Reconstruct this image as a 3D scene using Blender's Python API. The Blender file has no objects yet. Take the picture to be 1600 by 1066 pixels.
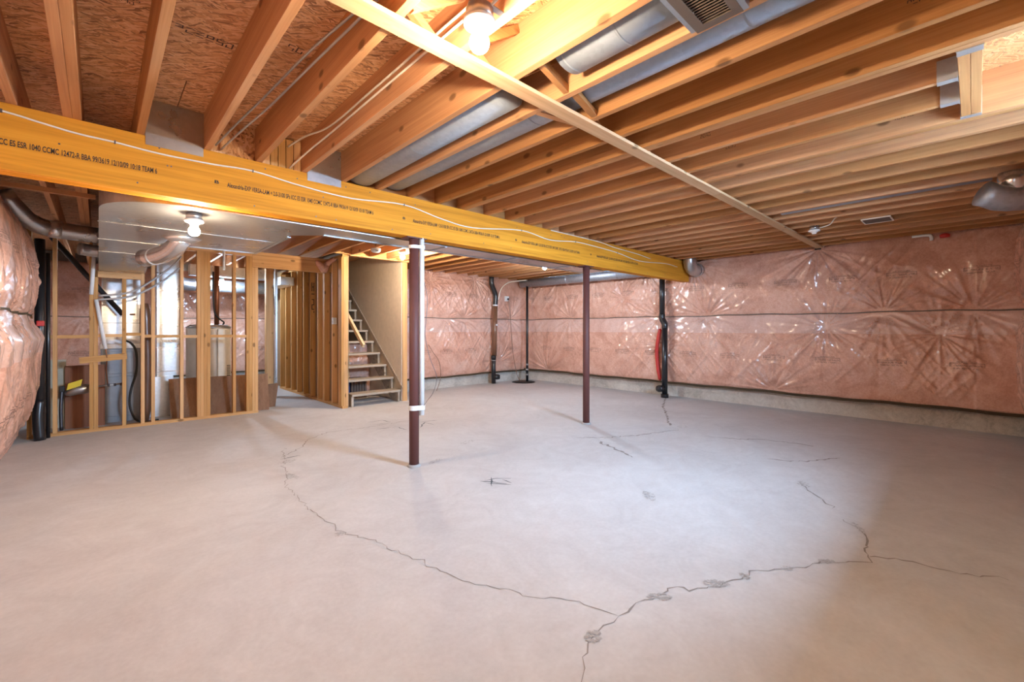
import bpy, bmesh, math, random
import numpy as np
from mathutils import Vector, Matrix
random.seed(7)
R = math.radians
scene = bpy.context.scene
C = scene.collection

# ------------------------------------------------------------------ camera
cam_d = bpy.data.cameras.new('camera')
cam_d.sensor_width = 36.0
cam_d.lens = 36.0 * 683.0 / 1600.0
cam_d.shift_y = -19.0 / 1600.0
cam_d.clip_start = 0.02
cam = bpy.data.objects.new('camera', cam_d)
C.objects.link(cam)
cam.location = (0, 0, 1.27)
cam.rotation_euler = (R(90), 0, R(46.6 - 90))
scene.camera = cam

# ------------------------------------------------------------------ daylight (a plain overcast sky seen through the basement window)
SKY = 385.0
world = bpy.data.worlds.new('sky')
scene.world = world
world.use_nodes = True
bg = world.node_tree.nodes['Background']
bg.inputs[0].default_value = (0.47, 0.70, 1.0, 1)
bg.inputs[1].default_value = SKY
por = bpy.data.lights.new('window_front_offscreen', 'AREA')
por.shape = 'RECTANGLE'; por.size = 0.94; por.size_y = 0.60
por.cycles.is_portal = True
po = bpy.data.objects.new('window_front_offscreen', por)
C.objects.link(po)
po.location = (3.11, -0.845, 2.12)
po.rotation_euler = (R(90), 0, 0)          # emits towards +Y
WARM = (1.0, 0.80, 0.56)
NEUTRAL = (1.0, 0.80, 0.60)
COOL = (0.62, 0.80, 1.0)
BULB = {'main': 1250.0, 'duct': 900.0, 'stair': 1850.0, 'far': 2100.0, 'utility': 2300.0}

vs = scene.view_settings
vs.view_transform = 'Standard'
vs.look = 'None'
vs.gamma = 1.0
vs.use_curve_mapping = False
vs.exposure = 0.18

# ------------------------------------------------------------------ materials
MATS = {}
def mat(name):
    m = bpy.data.materials.new(name); m.use_nodes = True
    MATS[name] = m
    nt = m.node_tree
    return m, nt, nt.nodes['Principled BSDF']
def N(nt, typ, **kw):
    n = nt.nodes.new(typ)
    for k, v in kw.items():
        if k.startswith('i_'):
            n.inputs[k[2:].replace('_', ' ')].default_value = v
        else:
            setattr(n, k, v)
    return n
def ramp(nt, fac, stops):
    r = nt.nodes.new('ShaderNodeValToRGB')
    el = r.color_ramp.elements
    while len(el) > 1: el.remove(el[-1])
    el[0].position = stops[0][0]; el[0].color = (*stops[0][1], 1)
    for p, c in stops[1:]:
        e = el.new(p); e.color = (*c, 1)
    nt.links.new(fac, r.inputs[0])
    return r.outputs[0]
def mix(nt, a, b, fac, mode='MIX'):
    m = nt.nodes.new('ShaderNodeMix'); m.data_type = 'RGBA'; m.blend_type = mode
    for sock, v in ((m.inputs[0], fac), (m.inputs[6], a), (m.inputs[7], b)):
        if hasattr(v, 'links'): nt.links.new(v, sock)
        elif isinstance(v, (int, float)): sock.default_value = v
        else: sock.default_value = (*v, 1)
    return m.outputs[2]
def math_n(nt, op, a, b=0.0):
    m = nt.nodes.new('ShaderNodeMath'); m.operation = op
    for s, v in ((m.inputs[0], a), (m.inputs[1], b)):
        if hasattr(v, 'links'): nt.links.new(v, s)
        else: s.default_value = v
    return m.outputs[0]
def bump(nt, bs, h, strength=0.3, dist=0.01):
    b = N(nt, 'ShaderNodeBump'); b.inputs['Strength'].default_value = strength
    b.inputs['Distance'].default_value = dist
    nt.links.new(h, b.inputs['Height']); nt.links.new(b.outputs[0], bs.inputs['Normal'])
    if 'Coat Normal' in bs.inputs: nt.links.new(b.outputs[0], bs.inputs['Coat Normal'])
def objvec(nt, scale=(1, 1, 1), rnd=True, world=False):
    tc = N(nt, 'ShaderNodeTexCoord'); mp = N(nt, 'ShaderNodeMapping')
    mp.inputs['Scale'].default_value = scale
    if world:
        g = N(nt, 'ShaderNodeNewGeometry'); nt.links.new(g.outputs['Position'], mp.inputs[0])
    else:
        nt.links.new(tc.outputs['Object'], mp.inputs[0])
    if rnd:
        oi = N(nt, 'ShaderNodeObjectInfo')
        cx = N(nt, 'ShaderNodeCombineXYZ')
        for k, f in enumerate((37.0, 91.0, 53.0)):
            nt.links.new(math_n(nt, 'MULTIPLY', oi.outputs['Random'], f), cx.inputs[k])
        va = N(nt, 'ShaderNodeVectorMath'); va.operation = 'ADD'
        nt.links.new(mp.outputs[0], va.inputs[0]); nt.links.new(cx.outputs[0], va.inputs[1])
        return va.outputs[0]
    return mp.outputs[0]

def plain(name, col, rough=0.6, metal=0.0, emit=None, estr=0.0, coat=0.0):
    m, nt, bs = mat(name)
    n = N(nt, 'ShaderNodeTexNoise'); n.inputs['Scale'].default_value = 14.0; n.inputs['Detail'].default_value = 4
    nt.links.new(objvec(nt), n.inputs['Vector'])
    c = mix(nt, tuple(x * 0.86 for x in col), tuple(min(1, x * 1.1) for x in col), n.outputs['Fac'])
    nt.links.new(c, bs.inputs['Base Color'])
    bs.inputs['Roughness'].default_value = rough; bs.inputs['Metallic'].default_value = metal
    if coat: bs.inputs['Coat Weight'].default_value = coat; bs.inputs['Coat Roughness'].default_value = 0.15
    if emit:
        bs.inputs['Emission Color'].default_value = (*emit, 1); bs.inputs['Emission Strength'].default_value = estr
    return m

def wood(name, axis, dark, mid, light, rough=0.62, knots=True, fine=30.0):
    m, nt, bs = mat(name)
    s = [14.0, 14.0, 14.0]; s['xyz'.index(axis)] = 0.45
    v = objvec(nt, tuple(s))
    n1 = N(nt, 'ShaderNodeTexNoise'); n1.inputs['Scale'].default_value = 1.6; n1.inputs['Detail'].default_value = 5; n1.inputs['Distortion'].default_value = 0.3
    nt.links.new(v, n1.inputs['Vector'])
    s2 = [fine * 3] * 3; s2['xyz'.index(axis)] = 1.8
    v2 = objvec(nt, tuple(s2))
    n2 = N(nt, 'ShaderNodeTexNoise'); n2.inputs['Scale'].default_value = 1.5; n2.inputs['Detail'].default_value = 3
    nt.links.new(v2, n2.inputs['Vector'])
    f = math_n(nt, 'ADD', math_n(nt, 'MULTIPLY', n1.outputs['Fac'], 0.62), math_n(nt, 'MULTIPLY', n2.outputs['Fac'], 0.38))
    c = ramp(nt, f, [(0.30, dark), (0.5, mid), (0.72, light)])
    oi = N(nt, 'ShaderNodeObjectInfo')
    hs = N(nt, 'ShaderNodeHueSaturation')
    nt.links.new(math_n(nt, 'ADD', math_n(nt, 'MULTIPLY', oi.outputs['Random'], 0.34), 0.83), hs.inputs['Value'])
    nt.links.new(math_n(nt, 'ADD', math_n(nt, 'MULTIPLY', oi.outputs['Random'], -0.14), 1.05), hs.inputs['Saturation'])
    nt.links.new(c, hs.inputs['Color']); c = hs.outputs[0]
    if knots:
        s3 = [6.5] * 3; s3['xyz'.index(axis)] = 3.6
        vo = N(nt, 'ShaderNodeTexVoronoi'); nt.links.new(objvec(nt, tuple(s3)), vo.inputs['Vector'])
        vo.inputs['Scale'].default_value = 1.0
        k = ramp(nt, vo.outputs['Distance'], [(0.0, (1, 1, 1)), (0.09, (0.9, 0.9, 0.9)), (0.15, (0, 0, 0))])
        c = mix(nt, c, tuple(x * 0.28 for x in dark), math_n(nt, 'MULTIPLY', k, 0.75))
    nt.links.new(c, bs.inputs['Base Color'])
    bs.inputs['Roughness'].default_value = rough
    bs.inputs['Specular IOR Level'].default_value = 0.2
    bump(nt, bs, f, 0.2, 0.003)
    return m

for ax in 'xyz':
    wood('joist_' + ax, ax, (0.40, 0.175, 0.067), (0.52, 0.25, 0.100), (0.62, 0.33, 0.145))
    wood('stud_' + ax, ax, (0.46, 0.22, 0.075), (0.62, 0.33, 0.12), (0.75, 0.45, 0.20))
    wood('pale_' + ax, ax, (0.55, 0.37, 0.20), (0.68, 0.49, 0.29), (0.78, 0.60, 0.40))
wood('strap_x', 'x', (0.46, 0.27, 0.13), (0.58, 0.36, 0.19), (0.66, 0.44, 0.25), fine=14)
wood('lvl', 'x', (0.50, 0.185, 0.012), (0.71, 0.288, 0.018), (0.84, 0.38, 0.035), rough=0.7, knots=False, fine=16)
wood('tread_wood', 'x', (0.33, 0.26, 0.20), (0.46, 0.37, 0.28), (0.56, 0.47, 0.37), knots=True)
wood('hardboard', 'z', (0.20, 0.095, 0.045), (0.27, 0.135, 0.068), (0.33, 0.175, 0.095), knots=False, rough=0.55)
wood('dark_panel', 'z', (0.19, 0.065, 0.028), (0.27, 0.095, 0.040), (0.34, 0.13, 0.055), knots=False, rough=0.45)

def osb():
    m, nt, bs = mat('osb')
    col = None; hgt = None
    base = objvec(nt, (1, 1, 1))
    nz = N(nt, 'ShaderNodeTexNoise'); nz.inputs['Scale'].default_value = 7.0; nz.inputs['Detail'].default_value = 3
    nt.links.new(base, nz.inputs['Vector'])
    for i, (ang, sc) in enumerate(((6, (15, 105, 40)), (-22, (19, 125, 40)), (40, (18, 115, 40)))):
        mp = N(nt, 'ShaderNodeMapping'); mp.inputs['Rotation'].default_value = (0, 0, R(ang))
        nt.links.new(base, mp.inputs[0])
        mp2 = N(nt, 'ShaderNodeMapping'); mp2.inputs['Scale'].default_value = sc
        vm = N(nt, 'ShaderNodeVectorMath'); vm.operation = 'ADD'
        sc_n = N(nt, 'ShaderNodeVectorMath'); sc_n.operation = 'SCALE'; sc_n.inputs['Scale'].default_value = 0.07
        nt.links.new(nz.outputs['Color'], sc_n.inputs[0])
        nt.links.new(mp.outputs[0], vm.inputs[0]); nt.links.new(sc_n.outputs[0], vm.inputs[1])
        nt.links.new(vm.outputs[0], mp2.inputs[0])
        vo = N(nt, 'ShaderNodeTexVoronoi'); vo.inputs['Scale'].default_value = 1.0
        nt.links.new(mp2.outputs[0], vo.inputs['Vector'])
        sep = N(nt, 'ShaderNodeSeparateColor'); nt.links.new(vo.outputs['Color'], sep.inputs[0])
        c = ramp(nt, sep.outputs[0], [(0.0, (0.29, 0.12, 0.048)), (0.25, (0.60, 0.28, 0.115)), (0.6, (0.77, 0.41, 0.185)), (1.0, (0.88, 0.56, 0.30))])
        d = vo.outputs['Distance']
        if col is None: col, hgt = c, sep.outputs[1]
        else:
            w = ramp(nt, sep.outputs[2], [(0.45, (0, 0, 0)), (0.5, (1, 1, 1))])
            col = mix(nt, col, c, w); hgt = mix(nt, hgt, sep.outputs[1], w)
    nt.links.new(col, bs.inputs['Base Color']); bs.inputs['Roughness'].default_value = 0.6
    bump(nt, bs, hgt, 0.5, 0.006)
osb()

def concrete(name, lo, mid, hi, rough=0.75, sc=1.0, speck=0.5):
    m, nt, bs = mat(name)
    v = objvec(nt, rnd=False, world=True)
    a = N(nt, 'ShaderNodeTexNoise'); a.inputs['Scale'].default_value = 0.7 * sc; a.inputs['Detail'].default_value = 7; a.inputs['Roughness'].default_value = 0.62; a.inputs['Distortion'].default_value = 0.7
    b = N(nt, 'ShaderNodeTexNoise'); b.inputs['Scale'].default_value = 42.0 * sc; b.inputs['Detail'].default_value = 5
    w = N(nt, 'ShaderNodeTexNoise'); w.inputs['Scale'].default_value = 2.2 * sc; w.inputs['Detail'].default_value = 4; w.inputs['Distortion'].default_value = 4.0
    for n in (a, b, w): nt.links.new(v, n.inputs['Vector'])
    f = math_n(nt, 'ADD', math_n(nt, 'MULTIPLY', a.outputs['Fac'], 0.55), math_n(nt, 'ADD', math_n(nt, 'MULTIPLY', b.outputs['Fac'], 0.2), math_n(nt, 'MULTIPLY', w.outputs['Fac'], 0.25)))
    c = ramp(nt, f, [(0.34, lo), (0.5, mid), (0.64, hi)])
    nt.links.new(c, bs.inputs['Base Color']); bs.inputs['Roughness'].default_value = rough
    bump(nt, bs, math_n(nt, 'ADD', b.outputs['Fac'], math_n(nt, 'MULTIPLY', w.outputs['Fac'], 0.6)), speck * 0.35, 0.004)
concrete('floor_concrete', (0.49, 0.455, 0.44), (0.57, 0.54, 0.525), (0.64, 0.615, 0.60))
concrete('wall_concrete', (0.30, 0.27, 0.225), (0.54, 0.49, 0.43), (0.68, 0.63, 0.56), sc=2.6, speck=1.2, rough=0.9)

def insulation(name, lo, mid, hi, coat=0.9):
    m, nt, bs = mat(name)
    v = objvec(nt, rnd=False, world=True)
    a = N(nt, 'ShaderNodeTexNoise'); a.inputs['Scale'].default_value = 2.4; a.inputs['Detail'].default_value = 8; a.inputs['Roughness'].default_value = 0.68; a.inputs['Distortion'].default_value = 0.6
    b = N(nt, 'ShaderNodeTexNoise'); b.inputs['Scale'].default_value = 26.0; b.inputs['Detail'].default_value = 6; b.inputs['Distortion'].default_value = 1.5
    nt.links.new(v, a.inputs['Vector']); nt.links.new(v, b.inputs['Vector'])
    f = math_n(nt, 'ADD', math_n(nt, 'MULTIPLY', a.outputs['Fac'], 0.65), math_n(nt, 'MULTIPLY', b.outputs['Fac'], 0.35))
    nt.links.new(ramp(nt, f, [(0.33, lo), (0.5, mid), (0.67, hi)]), bs.inputs['Base Color'])
    bs.inputs['Roughness'].default_value = 0.55
    bs.inputs['Specular IOR Level'].default_value = 0.35
    bs.inputs['Coat Weight'].default_value = coat; bs.inputs['Coat Roughness'].default_value = 0.12; bs.inputs['Coat IOR'].default_value = 1.6
    w = N(nt, 'ShaderNodeTexNoise'); w.inputs['Scale'].default_value = 5.0; w.inputs['Detail'].default_value = 6; w.inputs['Distortion'].default_value = 2.0
    w.noise_type = 'RIDGED_MULTIFRACTAL'
    nt.links.new(v, w.inputs['Vector'])
    bump(nt, bs, math_n(nt, 'ADD', math_n(nt, 'MULTIPLY', w.outputs['Fac'], 0.5), math_n(nt, 'MULTIPLY', b.outputs['Fac'], 0.2)), 0.22, 0.006)
insulation('pink_insulation', (0.50, 0.235, 0.155), (0.69, 0.38, 0.275), (0.82, 0.53, 0.42))
insulation('film_lap', (0.58, 0.335, 0.26), (0.71, 0.455, 0.37), (0.80, 0.57, 0.49), coat=1.0)

def metal(name, col, rough, spangle=0.12, metallic=0.9):
    m, nt, bs = mat(name)
    v = objvec(nt)
    vo = N(nt, 'ShaderNodeTexVoronoi'); vo.inputs['Scale'].default_value = 38.0
    nz = N(nt, 'ShaderNodeTexNoise'); nz.inputs['Scale'].default_value = 3.0; nz.inputs['Detail'].default_value = 5
    nt.links.new(v, vo.inputs['Vector']); nt.links.new(v, nz.inputs['Vector'])
    sp = N(nt, 'ShaderNodeSeparateColor'); nt.links.new(vo.outputs['Color'], sp.inputs[0])
    c = mix(nt, tuple(x * (1 - spangle) for x in col), tuple(min(1, x * (1 + spangle)) for x in col), sp.outputs[0])
    nt.links.new(c, bs.inputs['Base Color']); bs.inputs['Metallic'].default_value = metallic
    nt.links.new(math_n(nt, 'ADD', math_n(nt, 'MULTIPLY', nz.outputs['Fac'], 0.22), rough - 0.11), bs.inputs['Roughness'])
    bump(nt, bs, nz.outputs['Fac'], 0.12, 0.01)
metal('galvanised', (0.50, 0.495, 0.495), 0.30, 0.05)
metal('lit_sheet', (0.80, 0.80, 0.80), 0.30, 0.05)  # paler galvanised; lamp light on plenum and return duct put into the colour
metal('dull_duct', (0.42, 0.45, 0.50), 0.48, 0.10, 0.75)
metal('grey_duct', (0.34, 0.375, 0.43), 0.62, 0.06, 0.35)
metal('hanger_metal', (0.74, 0.78, 0.82), 0.4, 0.05, 0.45)
metal('foil', (0.85, 0.85, 0.86), 0.22, 0.05)
metal('dark_steel', (0.16, 0.15, 0.16), 0.45, 0.1)
plain('post_primer', (0.125, 0.040, 0.033), 0.62)
plain('white_plastic', (0.80, 0.80, 0.79), 0.4)
plain('white_cable', (0.84, 0.78, 0.66), 0.5)
plain('porcelain', (0.88, 0.86, 0.82), 0.25, coat=0.5)
plain('black_abs', (0.013, 0.013, 0.015), 0.32, coat=0.3)
plain('black_rubber', (0.012, 0.011, 0.010), 0.5)
plain('brown_pipe', (0.20, 0.088, 0.045), 0.35, coat=0.4)
plain('copper', (0.34, 0.14, 0.075), 0.4, 0.8)
plain('ink', (0.035, 0.028, 0.022), 0.8)
plain('faint_ink', (0.10, 0.06, 0.05), 0.8)
plain('crack_dark', (0.30, 0.26, 0.235), 0.95)
plain('stain_grey', (0.44, 0.41, 0.39), 0.95)
plain('scribble', (0.12, 0.125, 0.13), 0.95)
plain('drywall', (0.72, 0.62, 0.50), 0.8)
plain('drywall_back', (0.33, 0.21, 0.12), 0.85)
plain('furnace_grey', (0.30, 0.30, 0.31), 0.42, 0.35)
plain('heater_beige', (0.62, 0.53, 0.43), 0.45, coat=0.2)
plain('heater_light', (0.80, 0.72, 0.60), 0.45)
plain('register_brown', (0.13, 0.095, 0.075), 0.5)
plain('tag_yellow', (0.80, 0.58, 0.02), 0.5)
plain('red_tape', (0.55, 0.035, 0.028), 0.35)
plain('seam_grey', (0.13, 0.105, 0.085), 0.8)
plain('sealant', (0.075, 0.048, 0.022), 0.8)
plain('box_blue', (0.03, 0.06, 0.20), 0.5)
plain('box_white', (0.75, 0.70, 0.66), 0.5)
plain('box_pink', (0.75, 0.12, 0.20), 0.5)
plain('slat_brown', (0.17, 0.10, 0.07), 0.6)
plain('grey_pipe', (0.40, 0.37, 0.35), 0.4)
plain('beige_panel', (0.52, 0.47, 0.36), 0.6)
plain('blue_foam', (0.10, 0.22, 0.45), 0.6)
plain('vinyl_frame', (0.80, 0.80, 0.80), 0.4)
plain('outdoor_earth', (0.25, 0.24, 0.22), 0.9)
def glass():
    m, nt, bs = mat('window_glass')
    tr = N(nt, 'ShaderNodeBsdfTransparent'); gl = N(nt, 'ShaderNodeBsdfGlossy'); gl.inputs['Roughness'].default_value = 0.02
    mx = N(nt, 'ShaderNodeMixShader'); mx.inputs[0].default_value = 0.08
    nt.links.new(tr.outputs[0], mx.inputs[1]); nt.links.new(gl.outputs[0], mx.inputs[2])
    nt.links.new(mx.outputs[0], nt.nodes['Material Output'].inputs[0])
glass()
for k, (c, s) in {'main': (WARM, BULB['main']), 'duct': (WARM, BULB['duct']), 'stair': (WARM, BULB['stair']),
                  'far': (COOL, BULB['far']), 'utility': (COOL, BULB['utility'])}.items():
    plain('bulb_' + k, (0.9, 0.9, 0.9), 0.4, emit=c, estr=s)

# ------------------------------------------------------------------ builders
WLOC = {}
def wloc(o): return WLOC.get(o, Vector((0, 0, 0)))
def link(o, origin, parent):
    C.objects.link(o)
    WLOC[o] = Vector(origin)
    if parent is not None:
        o.parent = parent; o.location = Vector(origin) - wloc(parent)
    else: o.location = origin
    return o
def O(name, verts, faces, m, parent=None, smooth=False, origin=None):
    v = np.array(verts, dtype=float)
    if origin is None:
        lo, hi = v.min(0), v.max(0)
        origin = (lo + hi) / 2
        if parent is None: origin[2] = lo[2]
    me = bpy.data.meshes.new(name)
    me.from_pydata((v - np.array(origin)).tolist(), [], faces)
    me.materials.append(MATS[m])
    if smooth: me.polygons.foreach_set('use_smooth', [True] * len(me.polygons))
    me.update()
    return link(bpy.data.objects.new(name, me), origin, parent)
def thing(name, label, cat, loc, group=None):
    o = bpy.data.objects.new(name, None); o.empty_display_size = 0.1
    link(o, loc, None)
    return tag(o, label, cat, group)
def tag(o, label, cat, group=None):
    o['label'] = label; o['category'] = cat
    if group: o['group'] = group
    return o
def struct(o, label, cat='structure'):
    o['kind'] = 'structure'; o['label'] = label; o['category'] = cat
    return o
_cache = {}
def B(name, xs, ys, zs, m, parent=None, bev=0.0):
    d = (round(xs[1] - xs[0], 4), round(ys[1] - ys[0], 4), round(zs[1] - zs[0], 4))
    top = parent is None
    key = (d, m, bev, top)
    if key not in _cache:
        bm = bmesh.new(); bmesh.ops.create_cube(bm, size=1.0)
        for v in bm.verts:
            v.co = Vector((v.co.x * d[0], v.co.y * d[1], v.co.z * d[2] + (d[2] / 2 if top else 0)))
        if bev: bmesh.ops.bevel(bm, geom=bm.edges[:], offset=min(bev, min(d) * 0.45), segments=2, affect='EDGES', profile=0.5)
        me = bpy.data.meshes.new(name); bm.to_mesh(me); bm.free(); me.materials.append(MATS[m])
        _cache[key] = me
    o = bpy.data.objects.new(name, _cache[key])
    return link(o, ((xs[0] + xs[1]) / 2, (ys[0] + ys[1]) / 2, zs[0] if top else (zs[0] + zs[1]) / 2), parent)
def bar(name, p0, p1, w, h, m, parent=None, up=(0, 0, 1)):
    """a square-sawn piece from p0 to p1; w across, h along 'up'"""
    p0, p1 = Vector(p0), Vector(p1); d = (p1 - p0).normalized()
    s = d.cross(Vector(up))
    if s.length < 1e-4: s = d.cross(Vector((1, 0, 0)))
    s.normalize(); u = s.cross(d).normalized()
    V = []
    for p in (p0, p1):
        for a, b in ((-1, -1), (1, -1), (1, 1), (-1, 1)):
            V.append(p + s * (a * w / 2) + u * (b * h / 2))
    F = [(3, 2, 1, 0), (4, 5, 6, 7), (0, 1, 5, 4), (1, 2, 6, 5), (2, 3, 7, 6), (3, 0, 4, 7)]
    return O(name, [tuple(v) for v in V], F, m, parent)
def smooth_path(pts, n=6):
    """Catmull-Rom through the points"""
    P = [Vector(p) for p in pts]
    if len(P) < 3: return P
    P = [P[0] * 2 - P[1]] + P + [P[-1] * 2 - P[-2]]
    out = []
    for i in range(1, len(P) - 2):
        for k in range(n):
            t = k / n
            out.append(0.5 * ((2 * P[i]) + (P[i + 1] - P[i - 1]) * t + (2 * P[i - 1] - 5 * P[i] + 4 * P[i + 1] - P[i + 2]) * t * t + (3 * P[i] - P[i - 1] - 3 * P[i + 1] + P[i + 2]) * t ** 3))
    out.append(P[-2])
    return out
def tube_geo(path, r, seg=14, caps=True, squash=1.0):
    P = [Vector(p) for p in path]
    rad = r if isinstance(r, (list, tuple)) else [r] * len(P)
    V, F = [], []
    nrm = None
    for i, p in enumerate(P):
        t = (P[min(i + 1, len(P) - 1)] - P[max(i - 1, 0)])
        t = t.normalized() if t.length > 1e-9 else Vector((0, 0, 1))
        if nrm is None:
            nrm = t.cross(Vector((0, 0, 1)))
            if nrm.length < 1e-3: nrm = t.cross(Vector((1, 0, 0)))
            nrm.normalize()
        else:
            nrm = (nrm - t * nrm.dot(t)).normalized()
        b = t.cross(nrm).normalized()
        for k in range(seg):
            a = 2 * math.pi * k / seg
            V.append(tuple(p + nrm * (math.cos(a) * rad[i]) + b * (math.sin(a) * rad[i] * squash)))
    for i in range(len(P) - 1):
        for k in range(seg):
            a, b2 = i * seg + k, i * seg + (k + 1) % seg
            F.append((a, b2, b2 + seg, a + seg))
    if caps:
        F.append(tuple(reversed(range(seg)))); F.append(tuple(range((len(P) - 1) * seg, len(P) * seg)))
    return V, F
def tube(name, path, r, m, parent=None, seg=14, caps=True, squash=1.0):
    V, F = tube_geo(path, r, seg, caps, squash)
    return O(name, V, F, m, parent, smooth=True)
def lathe(name, prof, at, m, parent=None, seg=28):
    """prof: (radius, z) pairs; solid of revolution about the vertical at 'at'"""
    V, F = [], []
    n = len(prof)
    for r, z in prof:
        for k in range(seg):
            a = 2 * math.pi * k / seg
            V.append((at[0] + r * math.cos(a), at[1] + r * math.sin(a), at[2] + z))
    for i in range(n - 1):
        for k in range(seg):
            k2 = (k + 1) % seg
            F.append((i * seg + k, i * seg + k2, (i + 1) * seg + k2, (i + 1) * seg + k))
    F.append(tuple(reversed(range(seg)))); F.append(tuple(range((n - 1) * seg, n * seg)))
    return O(name, V, F, m, parent, smooth=True)
def multi(name, geos, m, parent=None, smooth=False):
    V, F = [], []
    for v, f in geos:
        o = len(V); V += list(v); F += [tuple(i + o for i in q) for q in f]
    return O(name, V, F, m, parent, smooth)
def boxgeo(xs, ys, zs):
    V = [(x, y, z) for x in xs for y in ys for z in zs]
    return V, [(0, 1, 3, 2), (4, 6, 7, 5), (0, 4, 5, 1), (2, 3, 7, 6), (0, 2, 6, 4), (1, 5, 7, 3)]
def elbow_path(c, r, a0, a1, u, v, n=9):
    c, u, v = Vector(c), Vector(u), Vector(v)
    return [c + u * (r * math.cos(a0 + (a1 - a0) * i / n)) + v * (r * math.sin(a0 + (a1 - a0) * i / n)) for i in range(n + 1)]

# ------------------------------------------------------------------ room shell
ZJ, ZO = 2.46, 2.695             # underside of the joists, underside of the subfloor
YB0, YB1 = 3.50, 3.632           # the beam
floor = B('floor', (-1.0, 8.3), (-0.9, 11.9), (-0.2, 0.0), 'floor_concrete')
struct(floor, 'pale grey concrete slab floor with hairline cracks', 'floor')
ceil = B('ceiling', (-1.0, 8.3), (-0.9, 11.9), (ZO + 0.02, ZO + 0.12), 'drywall')  # unseen slab above the panels, added to stop sky light leaking through their gaps
struct(ceil, 'underside of wooden subfloor on rows of bare joists, added light-blocking slab above', 'ceiling')
wall_right = B('wall_right', (7.90, 8.2), (-0.9, 8.2), (0, ZO + 0.02), 'wall_concrete')
struct(wall_right, 'concrete foundation wall lined with pink insulation behind plastic film', 'wall')
wall_back = B('wall_back', (3.985, 7.9), (7.86, 8.1), (0, ZO + 0.02), 'wall_concrete')
struct(wall_back, 'short foundation wall behind the drain stack and the sump', 'wall')
wall_left = B('wall_left', (-1.0, -0.78), (-0.55, 11.9), (0, ZO + 0.02), 'wall_concrete')
struct(wall_left, 'foundation wall with bulging pink insulation beside the partition', 'wall')
wall_util = B('wall_utility', (-0.78, 4.0), (11.55, 11.8), (0, ZO + 0.02), 'wall_concrete')
struct(wall_util, 'far foundation wall of the utility area behind the water heater', 'wall')
wx0, wx1, wz0, wz1 = 2.66, 3.56, 1.84, 2.40
wf = multi('wall_front', [boxgeo((-1.0, wx0), (-0.85, -0.55), (0, ZO + .02)), boxgeo((wx1, 7.9), (-0.85, -0.55), (0, ZO + .02)),
                          boxgeo((wx0, wx1), (-0.85, -0.55), (0, wz0)), boxgeo((wx0, wx1), (-0.85, -0.55), (wz1, ZO + .02))], 'wall_concrete')
struct(wf, 'foundation wall with the basement window opening', 'wall')
win = multi('window_1', [boxgeo((wx0, wx1), (-0.74, -0.68), (wz0, wz0 + .05)), boxgeo((wx0, wx1), (-0.74, -0.68), (wz1 - .05, wz1)),
                         boxgeo((wx0, wx0 + .05), (-0.74, -0.68), (wz0 + .05, wz1 - .05)), boxgeo((wx1 - .05, wx1), (-0.74, -0.68), (wz0 + .05, wz1 - .05))], 'vinyl_frame')
struct(win, 'white framed basement window in the foundation wall', 'window')
B('pane', (wx0 + .05, wx1 - .05), (-0.714, -0.708), (wz0 + .05, wz1 - .05), 'window_glass', win)

grd = B('ground_sky_block', (-2, 9), (-7, -0.86), (1.3, 1.72), 'outdoor_earth')  # out of view; added to block sky below the horizon from lighting the joists
struct(grd, 'unseen bare earth added outside the basement window to block low sky', 'ground')
# cracks and marks in the slab
rng = np.random.default_rng(3)
def crack(pts, w, m, jit=0.012, name='crack', step=0.035):
    P = []
    for a, b in zip(pts[:-1], pts[1:]):
        a, b = np.array(a, float), np.array(b, float)
        n = max(2, int(np.linalg.norm(b - a) / step))
        for i in range(n): P.append(a + (b - a) * i / n + (rng.normal(0, jit, 2) if i else 0))
    P.append(np.array(pts[-1], float))
    V, F = [], []
    for i, p in enumerate(P):
        t = P[min(i + 1, len(P) - 1)] - P[max(0, i - 1)]; t = t / (np.linalg.norm(t) + 1e-9)
        nn = np.array([-t[1], t[0]]); ww = w * rng.uniform(0.25, 1.25) * (0.35 if i in (0, len(P) - 1) else 1)
        for s in (-1, 1): V.append((*(p + nn * s * ww / 2), 0.0012))
    for i in range(len(P) - 1): F.append((2 * i, 2 * i + 2, 2 * i + 3, 2 * i + 1))
    return O(name, V, F, m, floor)
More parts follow.
